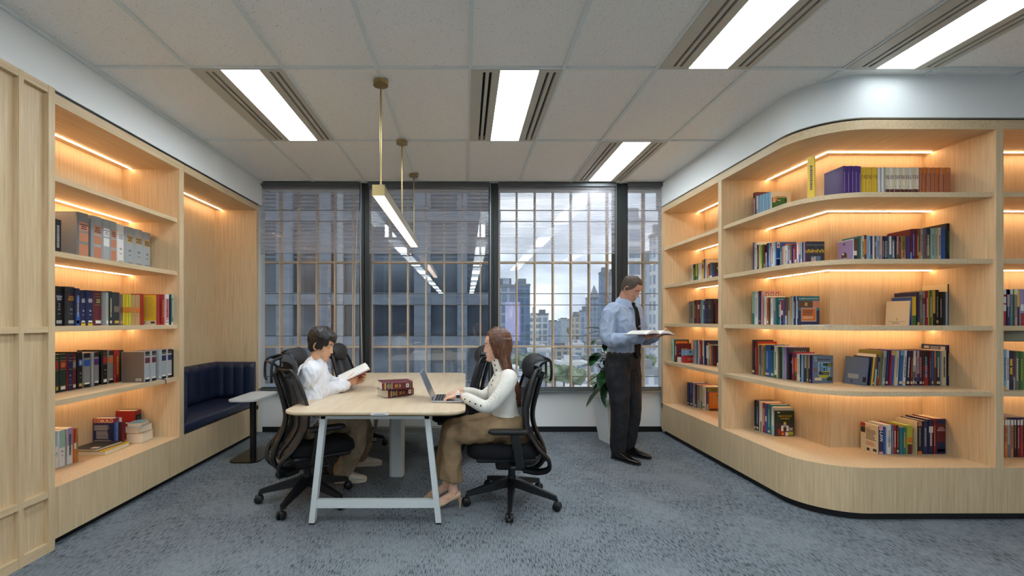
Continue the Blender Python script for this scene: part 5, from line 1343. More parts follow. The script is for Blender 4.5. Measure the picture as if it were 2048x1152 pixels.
r = row('law1', 'L', 'S3', (-2.62, -2.43), [(113, 131, 573, 'black', 'L:navy H:white N:silver S:silver'), (136, 154, 574, 'charcoal', 'L:maroon H:gold N:silver S:silver'), (154.5, 163.5, 577, 'navy', 'L:blue D:blue S T:silver'),
    (164.5, 175.5, 581, 'navy', 'H:white B:yellow S N:white'), (177, 189, 581, 'navy', 'H:white B:yellow S N:white'), (191, 208, 582, 'maroon', 'L:charcoal G S H:gold'), (209, 215, 585, 'grey', ''), (215, 221, 585, 'silver', 'T:tan S'),
    (221.5, 227.5, 583, 'darkgreen', 'T:cream S:cream'), (229, 243, 585, 'charcoal', 'M:taupe S:gold'), (243.5, 250, 589, 'taupe', 'M:brown S:tan')]
    +[(250+3*i, 253+3*i, 588.5, 'lime' if i % 2 else 'yellow', 'M:orange N:olive') for i in range(5)]+[(266+3.4*i, 269.4+3.4*i, 590, 'tan', 'M:orange N:brown') for i in range(5)]
    +[(284, 290.5, 588, 'red', ''), (326.5, 332, 589, 'red', 'T:gold'), (332.5, 341.5, 589, 'pink', 'V:white T:red S B:white'), (342, 343.6, 590, 'black', ''), (344, 352, 589, 'teal', 'V:mint T:white B:white')],
    'on the eye-level shelf of the left bookcase', 'books on the eye-level left shelf', .17)
# yellow-faced book turned to the room
yb = r[22]
b = make_book((-2.425, 3.655, CAMZ-.035+.0005), PI/2, .045, .235, .135, 'red', '', 'book'); b['label'] = 'red book with plain yellow back cover facing out on the left bookcase'; b['category'] = 'book'; b['group'] = 'books on the eye-level left shelf'
art(b, 'left', [(0.0, 1, .14, 1, 'yellow'), (0, 1, 0, .14, 'cream'), (.68, .92, .05, .11, 'charcoal')]+lines(.06, .94, .24, .94, 22, 'gold', 3)+lines(.05, .4, .04, .12, 2, 'taupe', 2))
tt = text(r[0], '2', .035, 'spine', .5, .52, 'silver'); 
r = row('law2', 'L', 'S4', -2.66, [(113, 120.5, 709, 'darkgreen', 'L:red G S:gold'), (122, 137, 708, 'darkgreen', 'L:red G H:gold S'), (137.2, 138.8, 711, 'red', ''), (139, 148, 709, 'navy', 'G N:gold'), (148.4, 156.4, 709, 'maroon', 'L:grey G S'),
    (159, 168.7, 704, 'black', 'L:blue H:white N:silver S:gold'), (169.5, 185.6, 706, 'grey', 'V:black L:blue S B:black'), (186, 189.5, 705, 'silver', ''), (190, 202, 704, 'grey', 'V:black L:purple S B:black'), (208, 218.5, 700, 'black', 'L:red G S N:gold'),
    (220, 231, 701, 'grey', 'V:black L:orange S B:black'), (232, 242, 700, 'red', 'T:gold S:maroon'), (243, 250, 700, 'darkgreen', 'N:yellow')], 'on the left bookcase fourth shelf, rear group', 'law reports on the fourth left shelf', .19)
r = row('law3', 'L', 'S4', -2.43, [(292, 304, 703, 'silver', 'V:black L:maroon G S B:black'), (304.3, 314.5, 702, 'silver', 'V:black L:maroon G S B:black'), (315.5, 319, 701, 'grey', ''), (319.4, 323.4, 702, 'silver', 'S'), (325, 336, 699, 'silver', 'V:black L:navy G S B:black'), (337, 347, 698, 'silver', 'V:black L:navy G S B:black'), (348.5, 350.5, 699, 'charcoal', ''), (351, 356, 699, 'silver', 'S')],
    'in the front group, fourth shelf of left bookcase', 'law reports on the fourth left shelf', .19)
art(r[0], 'left', [(.02, .99, .01, .99, 'taupe'), (.62, .86, .05, .13, 'white')]+[(.64+.02*i, .65+.02*i, .06, .12, 'black') for i in range(10)])
mb = MB(); mb.tube(smooth_pts([(0, .04, .004), (.02, .035, .003), (.034, .05, -.004), (.036, .055, -.04)], 4), .0012, 5, ell=.003); o = mb.build('ribbon_marker', mat('ribbon_blue', (34, 48, 96), .6), r[2]); o.matrix_local = Matrix.Rotation(-PI/2, 4, 'Z')
r = row('mags', 'L', 'B', (-2.68, -2.66), [(108, 113.5, 852, 'white', ''), (113.5, 120, 862, 'paleblue', 'M:white D:white N:charcoal'), (120.5, 135, 860, 'white', 'U:mint N:charcoal'), (135.2, 137.4, 858, 'silver', 'T:charcoal'), (137.8, 151, 855, 'white', 'U:lilac T:charcoal'), (151.2, 154, 857, 'orange', 'U:red M:white'), (154.3, 156.4, 856, 'orange', 'M:white'), (156.6, 159.6, 856, 'tan', 'T:brown')],
    'in the magazine group at the base of left bookcase', 'magazines at the left bookcase base', .175, 'magazine', 'magazine')
r = row('dict', 'L', 'B', -2.69, [(230, 241, 835, 'blue', 'V:red', {'label': 'thick blue and red dictionary showing its back cover', 'd': .162}), (241.4, 246, 835, 'white', 'T:charcoal', {'label': 'white paperback right against the blue and red dictionary', 'd': .15}), (246.6, 252, 843, 'maroon', '', {'label': 'dark red hardback between the dictionary and the small stack', 'd': .12, 'pl': -2.66}),
    (272.5, 285.2, 820, 'black', 'V:red', {'label': 'large red and black dictionary in the back corner of the base', 'd': .165})], '', 'dictionaries at the left bookcase base')
art(r[0], 'left', [(0, 1, .84, 1, 'red'), (0, 1, 0, .835, 'navy'), (.12, .66, .02, .14, 'red'), (.70, .95, .02, .06, 'gold')]+lines(.05, .94, .58, .77, 5, 'silver', 4)+lines(.15, .75, .28, .56, 6, 'silver', 5)+lines(.04, .92, .17, .25, 2, 'silver', 6))
text(r[0], 'COBUILD', .034, 'left', .5, .905, 'cream', bold=.0006); text(r[0], 'DICTIONARY', .030, 'spine', .5, .42, 'paleblue', 'spine_title', rot=-PI/2, bold=.0004)
art(r[3], 'left', [(0, 1, 0, 1, 'red'), (.5, .8, .56, .60, 'white')]); text(r[3], 'CAMBRIDGE', .026, 'spine', .5, .45, 'silver', 'spine_title', rot=-PI/2)
def flat_book(label, c, w, l, th, ang, col, codes='', group='books lying flat', name='book', edge=None):
    """closed book lying flat: centre, width (x), length (y)"""
    t = bpy.data.objects.new(name, None); COL.objects.link(t); t.location = c; t.rotation_euler = (0, 0, math.radians(ang)); t['label'] = label; t['category'] = 'book'; t['group'] = group
    mb = MB(); mb.box(-w/2, w/2, -l/2, l/2, 0, .0022); mb.box(-w/2, w/2, -l/2, l/2, th-.0022, th); mb.box(-w/2, -w/2+.003, -l/2, l/2, 0, th); mb.build('cover', bm_(col), t)
    mb = MB(); mb.box(-w/2+.003, w/2-.004, -l/2+.004, l/2-.004, .0022, th-.0022); mb.build('page_block', paper, t)
    return t
zb_ = H_BASE+.0006
f1 = flat_book('white block of papers with a yellow cover lying flat on the base', (-2.715, 3.475, zb_), .24, .27, .030, 4, 'yellow')
f2 = flat_book('black book lying flat on the yellow-covered one', (-2.73, 3.46, zb_+.0302), .19, .23, .018, -4, 'charcoal'); mb = MB(); mb.box(.03, .085, -.10, -.06, .0183, .0188); mb.build('sticker', bm_('white'), f2)
f3 = flat_book('tan thick book at the bottom of the small corner stack', (-2.620, 3.755, zb_), .12, .16, .080, 8, 'tan'); f4 = flat_book('white book in the middle of the small corner stack', (-2.632, 3.762, zb_+.0803), .105, .15, .045, -6, 'white'); f5 = flat_book('pale blue and white book on top of the corner stack', (-2.640, 3.765, zb_+.1256), .10, .14, .030, 12, 'skyblue')

# ---- narrow right bay
r = row('na2', 'R', 'S2', 2.60, [(1380.7, 1385.5, 529.5, 'white', 'T:grey'), (1386, 1391, 528.5, 'black', 'T:lime'), (1391, 1396, 527.5, 'green', 'M:lime U:lime'), (1396.4, 1400, 526, 'white', 'T:silver'), (1400, 1403, 525, 'white', ''), (1403.3, 1407, 519.5, 'yellow', 'L:red'), (1407, 1411, 518.5, 'blue', 'V:navy'), (1411, 1414, 519, 'cream', ''), (1417.5, 1421, 527, 'red', 'D:cream'), (1421, 1424.7, 526.5, 'teal', 'D:white'), (1425, 1429, 525.5, 'purple', '')],
    'on the narrow bay upper shelf behind the man', 'books in the narrow right bay', .15)
art(r[7], 'right', [(0, 1, 0, 1, 'cream'), (.25, 1, .82, .86, 'black'), (.1, .3, .70, .78, 'black'), (.1, .3, .62, .68, 'charcoal')]); art(r[10], 'right', [(0, 1, 0, 1, 'charcoal'), (0, 1, 0, .45, 'purple'), (.55, .9, 0, .5, 'gold')]); text(r[10], 'CODE', .036, 'right', .5, .70, 'white', bold=.0006)
r = row('na3', 'R', 'S3', 2.60, [(1375, 1379.3, 603, 'grey', ''), (1379.8, 1386, 602.5, 'grey', 'T:charcoal'), (1386.2, 1388.4, 602, 'silver', ''), (1388.6, 1393, 600.5, 'black', 'T:gold'), (1393, 1395.2, 600, 'red', 'T:orange'), (1395.4, 1399, 600, 'maroon', 'L:white'), (1399.2, 1403, 599.5, 'blue', 'T:silver'), (1403.1, 1406.2, 599.5, 'mint', 'T:teal'), (1406.3, 1409, 601, 'blue', 'L:white'), (1409.2, 1414.7, 598, 'navy', 'G'), (1415, 1423.2, 598, 'navy', 'G H:gold'), (1423.5, 1427, 598.5, 'black', ''), (1430, 1437, 606, 'maroon', 'T:maroon')],
    'at eye level in the narrow bay behind the man', 'books in the narrow right bay', .16)
art(r[11], 'right', [(.1, .9, .06, .94, 'brown'), (.13, .87, .08, .92, 'black')])
r = row('na4', 'R', 'S4', (2.40, 2.60), [(1343, 1346.5, 678, 'mint', 'T:green', {'pl': 2.36}), (1346.9, 1349.5, 679, 'brown', '', {'pl': 2.37}), (1352, 1354.5, 687, 'maroon', '', {'pl': 2.385}), (1362.5, 1369.5, 699, 'red', 'U:skyblue', {'pl': 2.425, 'd': .13}), (1386, 1391, 680, 'silver', 'T:grey'), (1391, 1394.6, 680, 'slate', ''), (1394.8, 1398, 681, 'white', 'T:blue'), (1398.2, 1403, 681, 'red', 'D:blue T:yellow'), (1403.2, 1407, 680, 'white', 'D:charcoal'), (1407.2, 1409.4, 681, 'blue', ''), (1409.6, 1412, 681, 'navy', ''), (1412.2, 1416, 691, 'white', 'D:brown'), (1416, 1419.2, 690, 'mint', 'D:charcoal'), (1419.4, 1422.2, 691, 'orange', 'T:white'), (1422.4, 1425, 691, 'taupe', ''), (1425.2, 1430, 691, 'maroon', ''), (1430.4, 1434, 691, 'navy', '')],
    'on the narrow bay fourth shelf beside the man', 'books in the narrow right bay', .165)
art(r[1], 'right', [(.03, 1, .02, .96, 'brown'), (.1, .9, .75, .92, 'orange'), (.05, .3, .3, .7, 'silver')]); art(r[2], 'right', [(0, 1, 0, 1, 'maroon'), (.3, .8, .70, .74, 'gold'), (.45, .65, .60, .63, 'gold'), (.1, .9, .45, .48, 'gold'), (0, .5, 0, .28, 'white')])
art(r[3], 'right', [(0, 1, 0, .56, 'red'), (0, 1, .57, 1, 'skyblue'), (.25, .75, .33, .36, 'pink'), (.3, .7, .22, .25, 'pink'), (.42, .58, .78, .88, 'navy')]); art(r[10], 'right', [(0, 1, 0, 1, 'navy'), (.12, .25, .80, .90, 'orange'), (.3, .8, .83, .86, 'slate')]); art(r[16], 'right', [(0, 1, 0, 1, 'navy'), (.3, .8, .66, .70, 'gold'), (.4, .8, .52, .55, 'gold'), (0, 1, 0, .16, 'white')])
r = row('naB', 'R', 'B', (2.55, 2.62), [(1374, 1378.5, 765, 'navy', 'O'), (1378.7, 1385, 765, 'navy', 'U:blue O'), (1385.2, 1389, 767, 'lilac', 'D:paleblue'), (1389.2, 1393.6, 769, 'darkgreen', 'O'), (1393.8, 1396, 770, 'orange', 'D:tan'), (1396.2, 1399, 771, 'slate', 'D:silver'), (1399.2, 1401.8, 772, 'mint', ''), (1402, 1404.2, 772.5, 'gold', 'D:black'), (1404.4, 1411, 772, 'white', 'S:olive T:silver'), (1411.3, 1413.4, 775, 'charcoal', ''), (1413.6, 1415.4, 784, 'red', 'D:white'), (1415.6, 1417.5, 784, 'blue', 'D:white'), (1417.7, 1420, 785, 'orange', '')],
    'at the base of the narrow right bay', 'books in the narrow right bay', .16)
art(r[9], 'right', [(.05, 1, .8, .97, 'olive'), (.3, .7, .87, .9, 'black')]); art(r[12], 'right', [(0, 1, 0, 1, 'orange'), (0, 1, .0, .13, 'brown'), (.25, .95, .35, .90, 'tan'), (.5, .62, .80, .86, 'navy')]+lines(.35, .9, .42, .75, 5, 'orange', 8))

# ---- corner bay, left half
r = row('c1l', 'R', 'S1', 2.55, [(1506.5, 1512.6, 385, 'maroon', 'H:pink T:white'), (1512.8, 1516, 391, 'black', 'U:white T:white')]+[(1516.2+1.85*i, 1518.05+1.85*i, 391-.62*i, 'skyblue' if i % 3 else 'paleblue', 'T:silver' if i % 2 else '') for i in range(14)]+[(1542.2, 1544, 383, 'cream', '')],
    'on the corner top shelf, left group', 'books on the corner bay top shelf', .16)
art(r[-1], 'right', [(0, 1, 0, 1, 'cream'), (.02, .80, -.0, .78, 'green'), (.06, .20, .60, .76, 'pink'), (.20, .30, .66, .78, 'orange'), (.33, .46, .66, .69, 'cream'), (.12, .85, .83, .835, 'brown'), (.68, .76, .64, .72, 'charcoal')]+[(.22+.07*i, .26+.07*i, .79, .82, 'brown') for i in range(8)])
r = row('c2l', 'R', 'S2', 2.55, [(1506, 1508, 485, 'purple', ''), (1508.1, 1510.8, 484.5, 'silver', 'T:grey'), (1510.9, 1514.8, 484, 'white', 'T:silver'), (1515, 1517, 489.5, 'darkgreen', 'T:white'), (1517, 1521, 490, 'cream', 'T:tan'), (1521, 1524, 490, 'lime', 'D:cream'), (1524, 1528.4, 489, 'green', 'T:darkgreen'), (1528.6, 1531, 491, 'maroon', 'D:tan'), (1531.2, 1533.3, 505, 'white', 'T:navy'), (1533.5, 1537.7, 486, 'navy', 'D:blue'), (1538, 1541, 485.5, 'skyblue', 'T:white'), (1541, 1544, 485, 'pink', 'D:lilac V:red'), (1544, 1549, 484, 'white', 'T:grey'), (1549.2, 1551.6, 484, 'paleblue', ''), (1551.8, 1553.6, 484, 'blue', ''),
    (1560, 1565, 494, 'teal', 'T:mint'), (1565, 1568, 492.5, 'pink', 'T:red'), (1568, 1571, 491.5, 'cream', ''), (1571, 1575, 491, 'white', 'T:charcoal'), (1575, 1578, 490, 'lilac', 'D:blue'), (1578, 1581, 489, 'slate', 'T:white'), (1581, 1583.6, 488.5, 'olive', 'D:white'), (1583.8, 1586, 488.5, 'purple', ''), (1586, 1591, 487.5, 'maroon', 'T:pink'), (1591, 1594, 487, 'crimson', 'D:white'), (1594.2, 1597.7, 486, 'white', 'D:pink'), (1597.8, 1601.6, 485.5, 'blue', 'U:pink'), (1601.6, 1605.5, 484.8, 'mint', 'D:white'), (1605.6, 1608.4, 484, 'navy', ''), (1608.4, 1611.2, 484, 'lilac', ''), (1611.4, 1614.2, 483, 'maroon', 'V:brown')],
    'on the corner second shelf, left group', 'books on the corner bay second shelf', .16)
art(r[14], 'right', [(0, 1, 0, 1, 'blue'), (.02, .16, .80, .98, 'white'), (.05, .13, .84, .94, 'red'), (.45, .9, .86, .94, 'orange'), (0, .5, .02, .40, 'navy'), (.02, .3, .02, .18, 'brown'), (0, 1, .41, .44, 'white')])
b = r[-1]; art(b, 'right', [(0, 1, 0, 1, 'charcoal'), (.25, .78, .0, .40, 'slate'), (.28, .40, .02, .34, 'pink'), (.44, .5, .04, .38, 'cream'), (.3, .7, .14, .155, 'black')])
text(b, 'หลักกฎหมาย', .026, 'right', .5, .86, 'grey'); text(b, 'บริษัทจำกัด', .034, 'right', .5, .60, 'yellow', bold=.0006)
r = row('c3l', 'R', 'S3', 2.54, [(1504, 1509.6, 583, 'mint', 'D:teal'), (1510, 1516, 583, 'white', 'T:lilac'), (1516, 1522.6, 582, 'navy', 'T:blue S:slate'), (1522.8, 1525, 582, 'pink', ''), (1528, 1533, 592, 'white', 'T:silver'), (1533, 1537.4, 595.5, 'orange', 'T:brown S'), (1537.5, 1541.3, 595, 'brown', 'U:maroon'), (1541.6, 1546.2, 596, 'white', 'T:silver'), (1547, 1551.5, 596, 'slate', 'U:silver'), (1552, 1554.5, 594.5, 'teal', ''), (1557.5, 1562, 603, 'white', 'V:teal T:navy D:teal'), (1562.3, 1567.3, 600, 'red', 'M:white D:navy S'), (1567.5, 1570, 598.5, 'blue', ''), (1570.2, 1576.4, 595, 'brown', 'D:silver'), (1576.8, 1581, 595, 'silver', 'U:taupe'), (1581.3, 1584.4, 592, 'tan', ''), (1584.6, 1587.9, 592.5, 'paleblue', ''), (1588, 1591.8, 593, 'navy', 'T:white'), (1592, 1595, 592.5, 'paleblue', ''), (1595.2, 1598.4, 592.5, 'navy', 'T:white')],
    'on the corner third shelf, left group', 'books on the corner bay third shelf', .16)
art(r[3], 'right', [(0, 1, 0, 1, 'pink')]+[(u, u+.16, .84, .96, 'brown') for u in (.18, .45, .72)]+[(u+.03, u+.13, .865, .935, 'cream') for u in (.18, .45, .72)]); art(r[9], 'right', [(0, 1, 0, 1, 'teal'), (.1, .7, .9, .93, 'mint')])
art(r[-1], 'right', [(0, 1, 0, .5, 'navy'), (0, 1, .5, 1, 'teal'), (0, .68, .60, .84, 'brown'), (.68, 1, .60, .84, 'copper'), (.30, .42, .66, .78, 'gold'), (.12, .85, .12, .60, 'silver'), (.15, .82, .15, .57, 'orange'), (.3, .95, .90, .93, 'silver')]+lines(.2, .78, .34, .52, 3, 'brown', 9)+lines(.2, .78, .22, .3, 2, 'cream', 10)); text(r[-1], 'วิ.แพ่ง', .018, 'right', .15, .915, 'white')
fb = bpy.data.objects.new('booklet', None); COL.objects.link(fb); fb.location = (2.56, 3.24, CAMZ-.0345); fb.rotation_euler = (0, 0, .5); fb['label'] = 'thin white booklet lying flat on the corner third shelf'; fb['category'] = 'booklet'
mb = MB(); mb.box(-.15, .15, -.06, .12, 0, .004); mb.build('pages', bm_('white'), fb); mb = MB(); mb.box(-.15, .15, -.061, .121, .004, .0048); mb.build('cover', bm_('silver'), fb)
r = row('c4l', 'R', 'S4', (2.52, 2.60), [(1504, 1509.6, 680, 'black', 'U:charcoal L:maroon O'), (1510, 1513, 683, 'crimson', 'T:pink'), (1513.2, 1516, 683, 'red', ''), (1518.6, 1521, 690, 'blue', 'D:skyblue'), (1521.2, 1527, 690, 'tan', 'T:brown'), (1527.4, 1530.6, 694, 'olive', ''), (1531, 1540.2, 690, 'blue', 'T:skyblue O'), (1541.4, 1548.8, 692, 'teal', 'V:black T:navy O'), (1549, 1555, 692, 'white', 'T:charcoal B:green'), (1555.2, 1559, 693, 'olive', ''), (1559.2, 1562.8, 694.5, 'charcoal', ''), (1563, 1566.2, 694, 'navy', 'V:teal'), (1566.3, 1568, 694, 'mint', ''), (1568.2, 1573, 694, 'lilac', ''), (1573.2, 1578.5, 695, 'charcoal', 'U:purple'), (1583.4, 1588.7, 705, 'crimson', 'T:pink'), (1589, 1593.6, 708, 'orange', 'V:blue D:green S'), (1594, 1600, 708, 'white', 'T:grey'), (1600.2, 1602.2, 709, 'navy', 'S'), (1602.4, 1607, 710, 'skyblue', 'T:silver'), (1607.2, 1609, 710, 'brown', ''), (1609, 1613.7, 710.5, 'navy', 'U:silver'), (1614, 1617, 710.5, 'olive', 'S:cream'), (1617.1, 1620, 711, 'navy', 'U:pink'), (1620, 1622.6, 711, 'navy', 'O'), (1622.8, 1625.5, 711, 'purple', '')],
    'on the corner fourth shelf, left group', 'books on the corner bay fourth shelf', .165)
art(r[2], 'right', [(0, 1, 0, 1, 'red'), (.02, .93, 0, .93, 'yellow')]); art(r[14], 'right', [(0, 1, 0, 1, 'charcoal'), (.1, .2, .5, .6, 'pink')]+[(.28+.1*i, .32+.1*i, .86, .89, 'silver') for i in range(6)])
b = r[-1]; art(b, 'right', [(0, 1, 0, 1, 'lilac'), (.0, 1, .0, 1, 'slate'), (.26, .86, .27, .76, 'silver'), (.28, .84, .29, .74, 'skyblue'), (.36, .40, .40, .72, 'navy'), (.44, .47, .36, .60, 'navy'), (.52, .60, .36, .56, 'charcoal'), (.66, .70, .40, .68, 'navy'), (.3, .8, .30, .42, 'navy'), (.5, .95, .62, .72, 'darkgreen'), (.74, .92, .58, .70, 'olive'), (.05, .22, .40, .56, 'taupe'), (.3, .78, .18, .30, 'lime'), (.45, .85, .40, .44, 'lime'), (.52, .9, .33, .37, 'olive'), (.70, .95, .08, .22, 'darkgreen'), (.10, .44, .10, .20, 'cream'), (.15, .85, .83, .86, 'navy')]); text(b, 'S', .055, 'right', .14, .86, 'mint')
r = row('cBl', 'R', 'B', (2.57, 2.60), [(1509.3, 1512.7, 800.5, 'black', 'O'), (1512.9, 1518, 802, 'navy', 'T:skyblue O'), (1518.2, 1521.4, 803, 'cream', 'O'), (1521.5, 1524.6, 804, 'white', 'D:green'), (1524.8, 1531.3, 806, 'red', 'T:cream'), (1531.5, 1535, 808, 'blue', 'M:white'), (1535.2, 1541.4, 809, 'teal', 'T:mint O'), (1542.5, 1547, 814, 'white', 'D:paleblue'), (1547.2, 1549, 816, 'silver', ''), (1549.5, 1552.5, 822, 'darkgreen', '')],
    'at the corner base, left group', 'books at the corner bay base', .165)
art(r[7], 'right', [(0, 1, 0, 1, 'cream'), (.3, .75, .86, .95, 'mint')])
b = r[-1]; art(b, 'right', [(0, 1, .5, 1, 'darkgreen'), (0, 1, 0, .5, 'charcoal'), (.10, .22, .92, .96, 'white'), (.44, .56, .49, .56, 'yellow'), (.42, .58, .36, .49, 'silver'), (.30, .42, .20, .42, 'white'), (.58, .70, .20, .42, 'white'), (.12, .30, .06, .28, 'red'), (.30, .50, .02, .18, 'red'), (.34, .42, .06, .14, 'yellow'), (.70, .95, .04, .18, 'lime'), (.52, .68, .02, .16, 'white'), (.72, .92, .22, .34, 'silver')]); text(b, 'กฎหมายอาญา', .020, 'right', .5, .80, 'yellow')
text(b, 'เศรษฐกิจ', .020, 'right', .5, .70, 'yellow', 'subtitle')
# tall yellow book near the front of the top shelf
b = make_book((2.432, 3.30, CAMZ+.8505), -.64, .046, .31, .16, 'yellow', 'T:brown'); b['label'] = 'tall yellow book standing alone on the corner top shelf'; b['category'] = 'book'; b['group'] = 'books on the corner bay top shelf'

# ---- corner bay, right half (facing the room)
def run(p0, p1, n, yt, cols, codes): return [(p0+(p1-p0)*i/n, p0+(p1-p0)*(i+1)/n, yt+(i % 3)*.4, cols[i % len(cols)], codes[i % len(codes)]) for i in range(n)]
r = row('c1r', 'F', 'S1', 3.262, run(1690, 1725, 9, 330.5, ['purple'], ['T:lilac', '']), 'of the purple set, corner top shelf', 'purple set on the corner top shelf', .24, noun='volume')
for b in r: b['group'] = 'purple set on the corner top shelf'
r = row('c1y', 'F', 'S1', 3.275, run(1725.3, 1759, 9, 333, ['yellow', 'yellow', 'gold'], ['H:brown T:gold', 'H:brown']), 'of the yellow set, corner top shelf', 'yellow set on the corner top shelf', .24, noun='volume')
r = row('c1w', 'F', 'S1', 3.275, run(1759.3, 1774, 4, 333.5, ['white', 'silver'], ['', 'T:silver']), 'of the white set, corner top shelf', 'white set on the corner top shelf', .24, noun='volume')
r = row('c1c', 'F', 'S1', 3.275, run(1774.3, 1841, 15, 333.5, ['cream', 'cream', 'white'], ['D:brown N:brown H:brown', 'D:maroon H:purple']), 'of the cream and brown set, corner top shelf', 'cream and brown set on the corner top shelf', .24, noun='volume')
r = row('c1o', 'F', 'S1', 3.275, run(1841.3, 1906, 15, 333.5, ['orange', 'copper', 'orange'], ['T:taupe', 'T:purple']), 'of the orange set, corner top shelf', 'orange set on the corner top shelf', .24, noun='volume')
r = row('c2r', 'F', 'S2', 3.345, [(1707, 1709, 479, 'lilac', ''), (1709, 1717.4, 477, 'white', 'U:brown D:charcoal'), (1717.6, 1720.4, 475.5, 'brown', ''), (1720.6, 1725.6, 471.5, 'teal', ''), (1726, 1731.8, 471, 'cream', 'T:black'), (1732, 1736.4, 469.5, 'orange', 'V:maroon D:brown'), (1737, 1741, 470.5, 'paleblue', 'T:slate'), (1741.1, 1744.2, 471, 'skyblue', 'T:white'), (1744.4, 1748, 471.5, 'purple', 'D:slate'), (1748.2, 1753, 471.5, 'white', ''), (1753.1, 1756, 471.5, 'taupe', 'L:silver'), (1756.2, 1762, 471, 'paleblue', 'T:blue'), (1762.4, 1766, 471.5, 'pink', 'D:lilac'), (1766, 1768.4, 471.5, 'cream', ''), (1768.6, 1771.6, 471.8, 'black', 'T:white'), (1772, 1775.4, 472, 'navy', 'T:white'), (1775.5, 1780, 471.5, 'navy', 'T:cream'), (1780.2, 1782.6, 472, 'slate', ''), (1782.8, 1786.6, 471.5, 'white', 'D:teal'), (1787, 1794, 471.5, 'slate', 'T:white V:navy'), (1794.4, 1798, 471.5, 'black', 'T:grey'), (1798.1, 1801, 472, 'pink', 'D:taupe'), (1801.4, 1806, 472.5, 'maroon', 'T:orange'), (1806.5, 1816.4, 471.5, 'tan', 'U:olive T:brown'), (1817, 1824.8, 471, 'purple', ''), (1825, 1828, 458, 'maroon', 'D:skyblue'), (1828.1, 1834, 457, 'purple', 'V:maroon T:lilac'), (1834.2, 1837.6, 457, 'maroon', 'T:red'), (1837.7, 1841, 456.5, 'red', 'T:cream'), (1841.2, 1845, 456.5, 'green', 'D:lime'), (1845.2, 1850.4, 456.5, 'pink', 'T:brown'), (1850.6, 1855.4, 456, 'slate', 'T:red'), (1856, 1864.8, 456.5, 'taupe', 'U:navy T:cream'), (1866, 1873, 456, 'mint', 'T:teal'), (1873.4, 1880, 455.5, 'silver', 'V:mint T:grey'), (1880.2, 1886, 455, 'cream', 'T:charcoal'), (1886.2, 1895.8, 453.5, 'blue', 'B:navy'), (1896.2, 1906.6, 446, 'black', 'T:green')],
    'on the corner second shelf, right group', 'books on the corner bay second shelf right', .19)
art(r[0], 'left', [(0, 1, 0, 1, 'lilac'), (.28, .66, .02, .46, 'brown'), (.36, .60, .40, .52, 'charcoal'), (.30, .64, .20, .30, 'silver'), (.34, .46, .42, .50, 'white'), (.32, .62, .06, .12, 'red'), (.42, .52, .82, .92, 'purple')])
r = row('c3r', 'F', 'S3', 3.345, [(1825, 1827, 594, 'blue', ''), (1827.4, 1837.6, 593, 'yellow', 'D:green'), (1838, 1842.8, 584, 'navy', 'B:yellow'), (1843.2, 1849, 589.5, 'taupe', 'T:lilac'), (1849.3, 1855.8, 582, 'grey', 'L:maroon'), (1856, 1860.4, 581.5, 'red', 'T:white'), (1860.6, 1863, 581, 'yellow', ''), (1863.2, 1868, 580.5, 'green', 'T:white'), (1868.2, 1875, 580.5, 'gold', 'D:black'), (1875.2, 1882.6, 579.5, 'black', 'T:grey S:tan'), (1883, 1889.8, 583.5, 'black', 'T:silver'), (1890, 1896.4, 583.5, 'charcoal', 'T:maroon'), (1896.6, 1900, 584, 'paleblue', ''), (1900.4, 1907.8, 568, 'black', 'T:silver')],
    'on the corner third shelf, right group', 'books on the corner bay third shelf right', .19)
art(r[2], 'left', [(0, 1, 0, 1, 'navy')]); art(r[13], 'left', [(0, 1, 0, 1, 'cream')])
b = make_book((Xof(1824, 3.33)-.010, 3.335, CAMZ-.0345), math.radians(14), .010, .178, .150, 'cream', '', lean=5); b['label'] = 'cream booklet showing its cover with a small gold crest'; b['category'] = 'book'; b['group'] = 'books on the corner bay third shelf right'
art(b, 'left', [(0, 1, 0, 1, 'cream'), (.46, .54, .20, .24, 'gold'), (.475, .525, .24, .29, 'gold'), (.12, .88, .145, .155, 'charcoal')]+lines(.3, .72, .05, .12, 2, 'grey', 4))
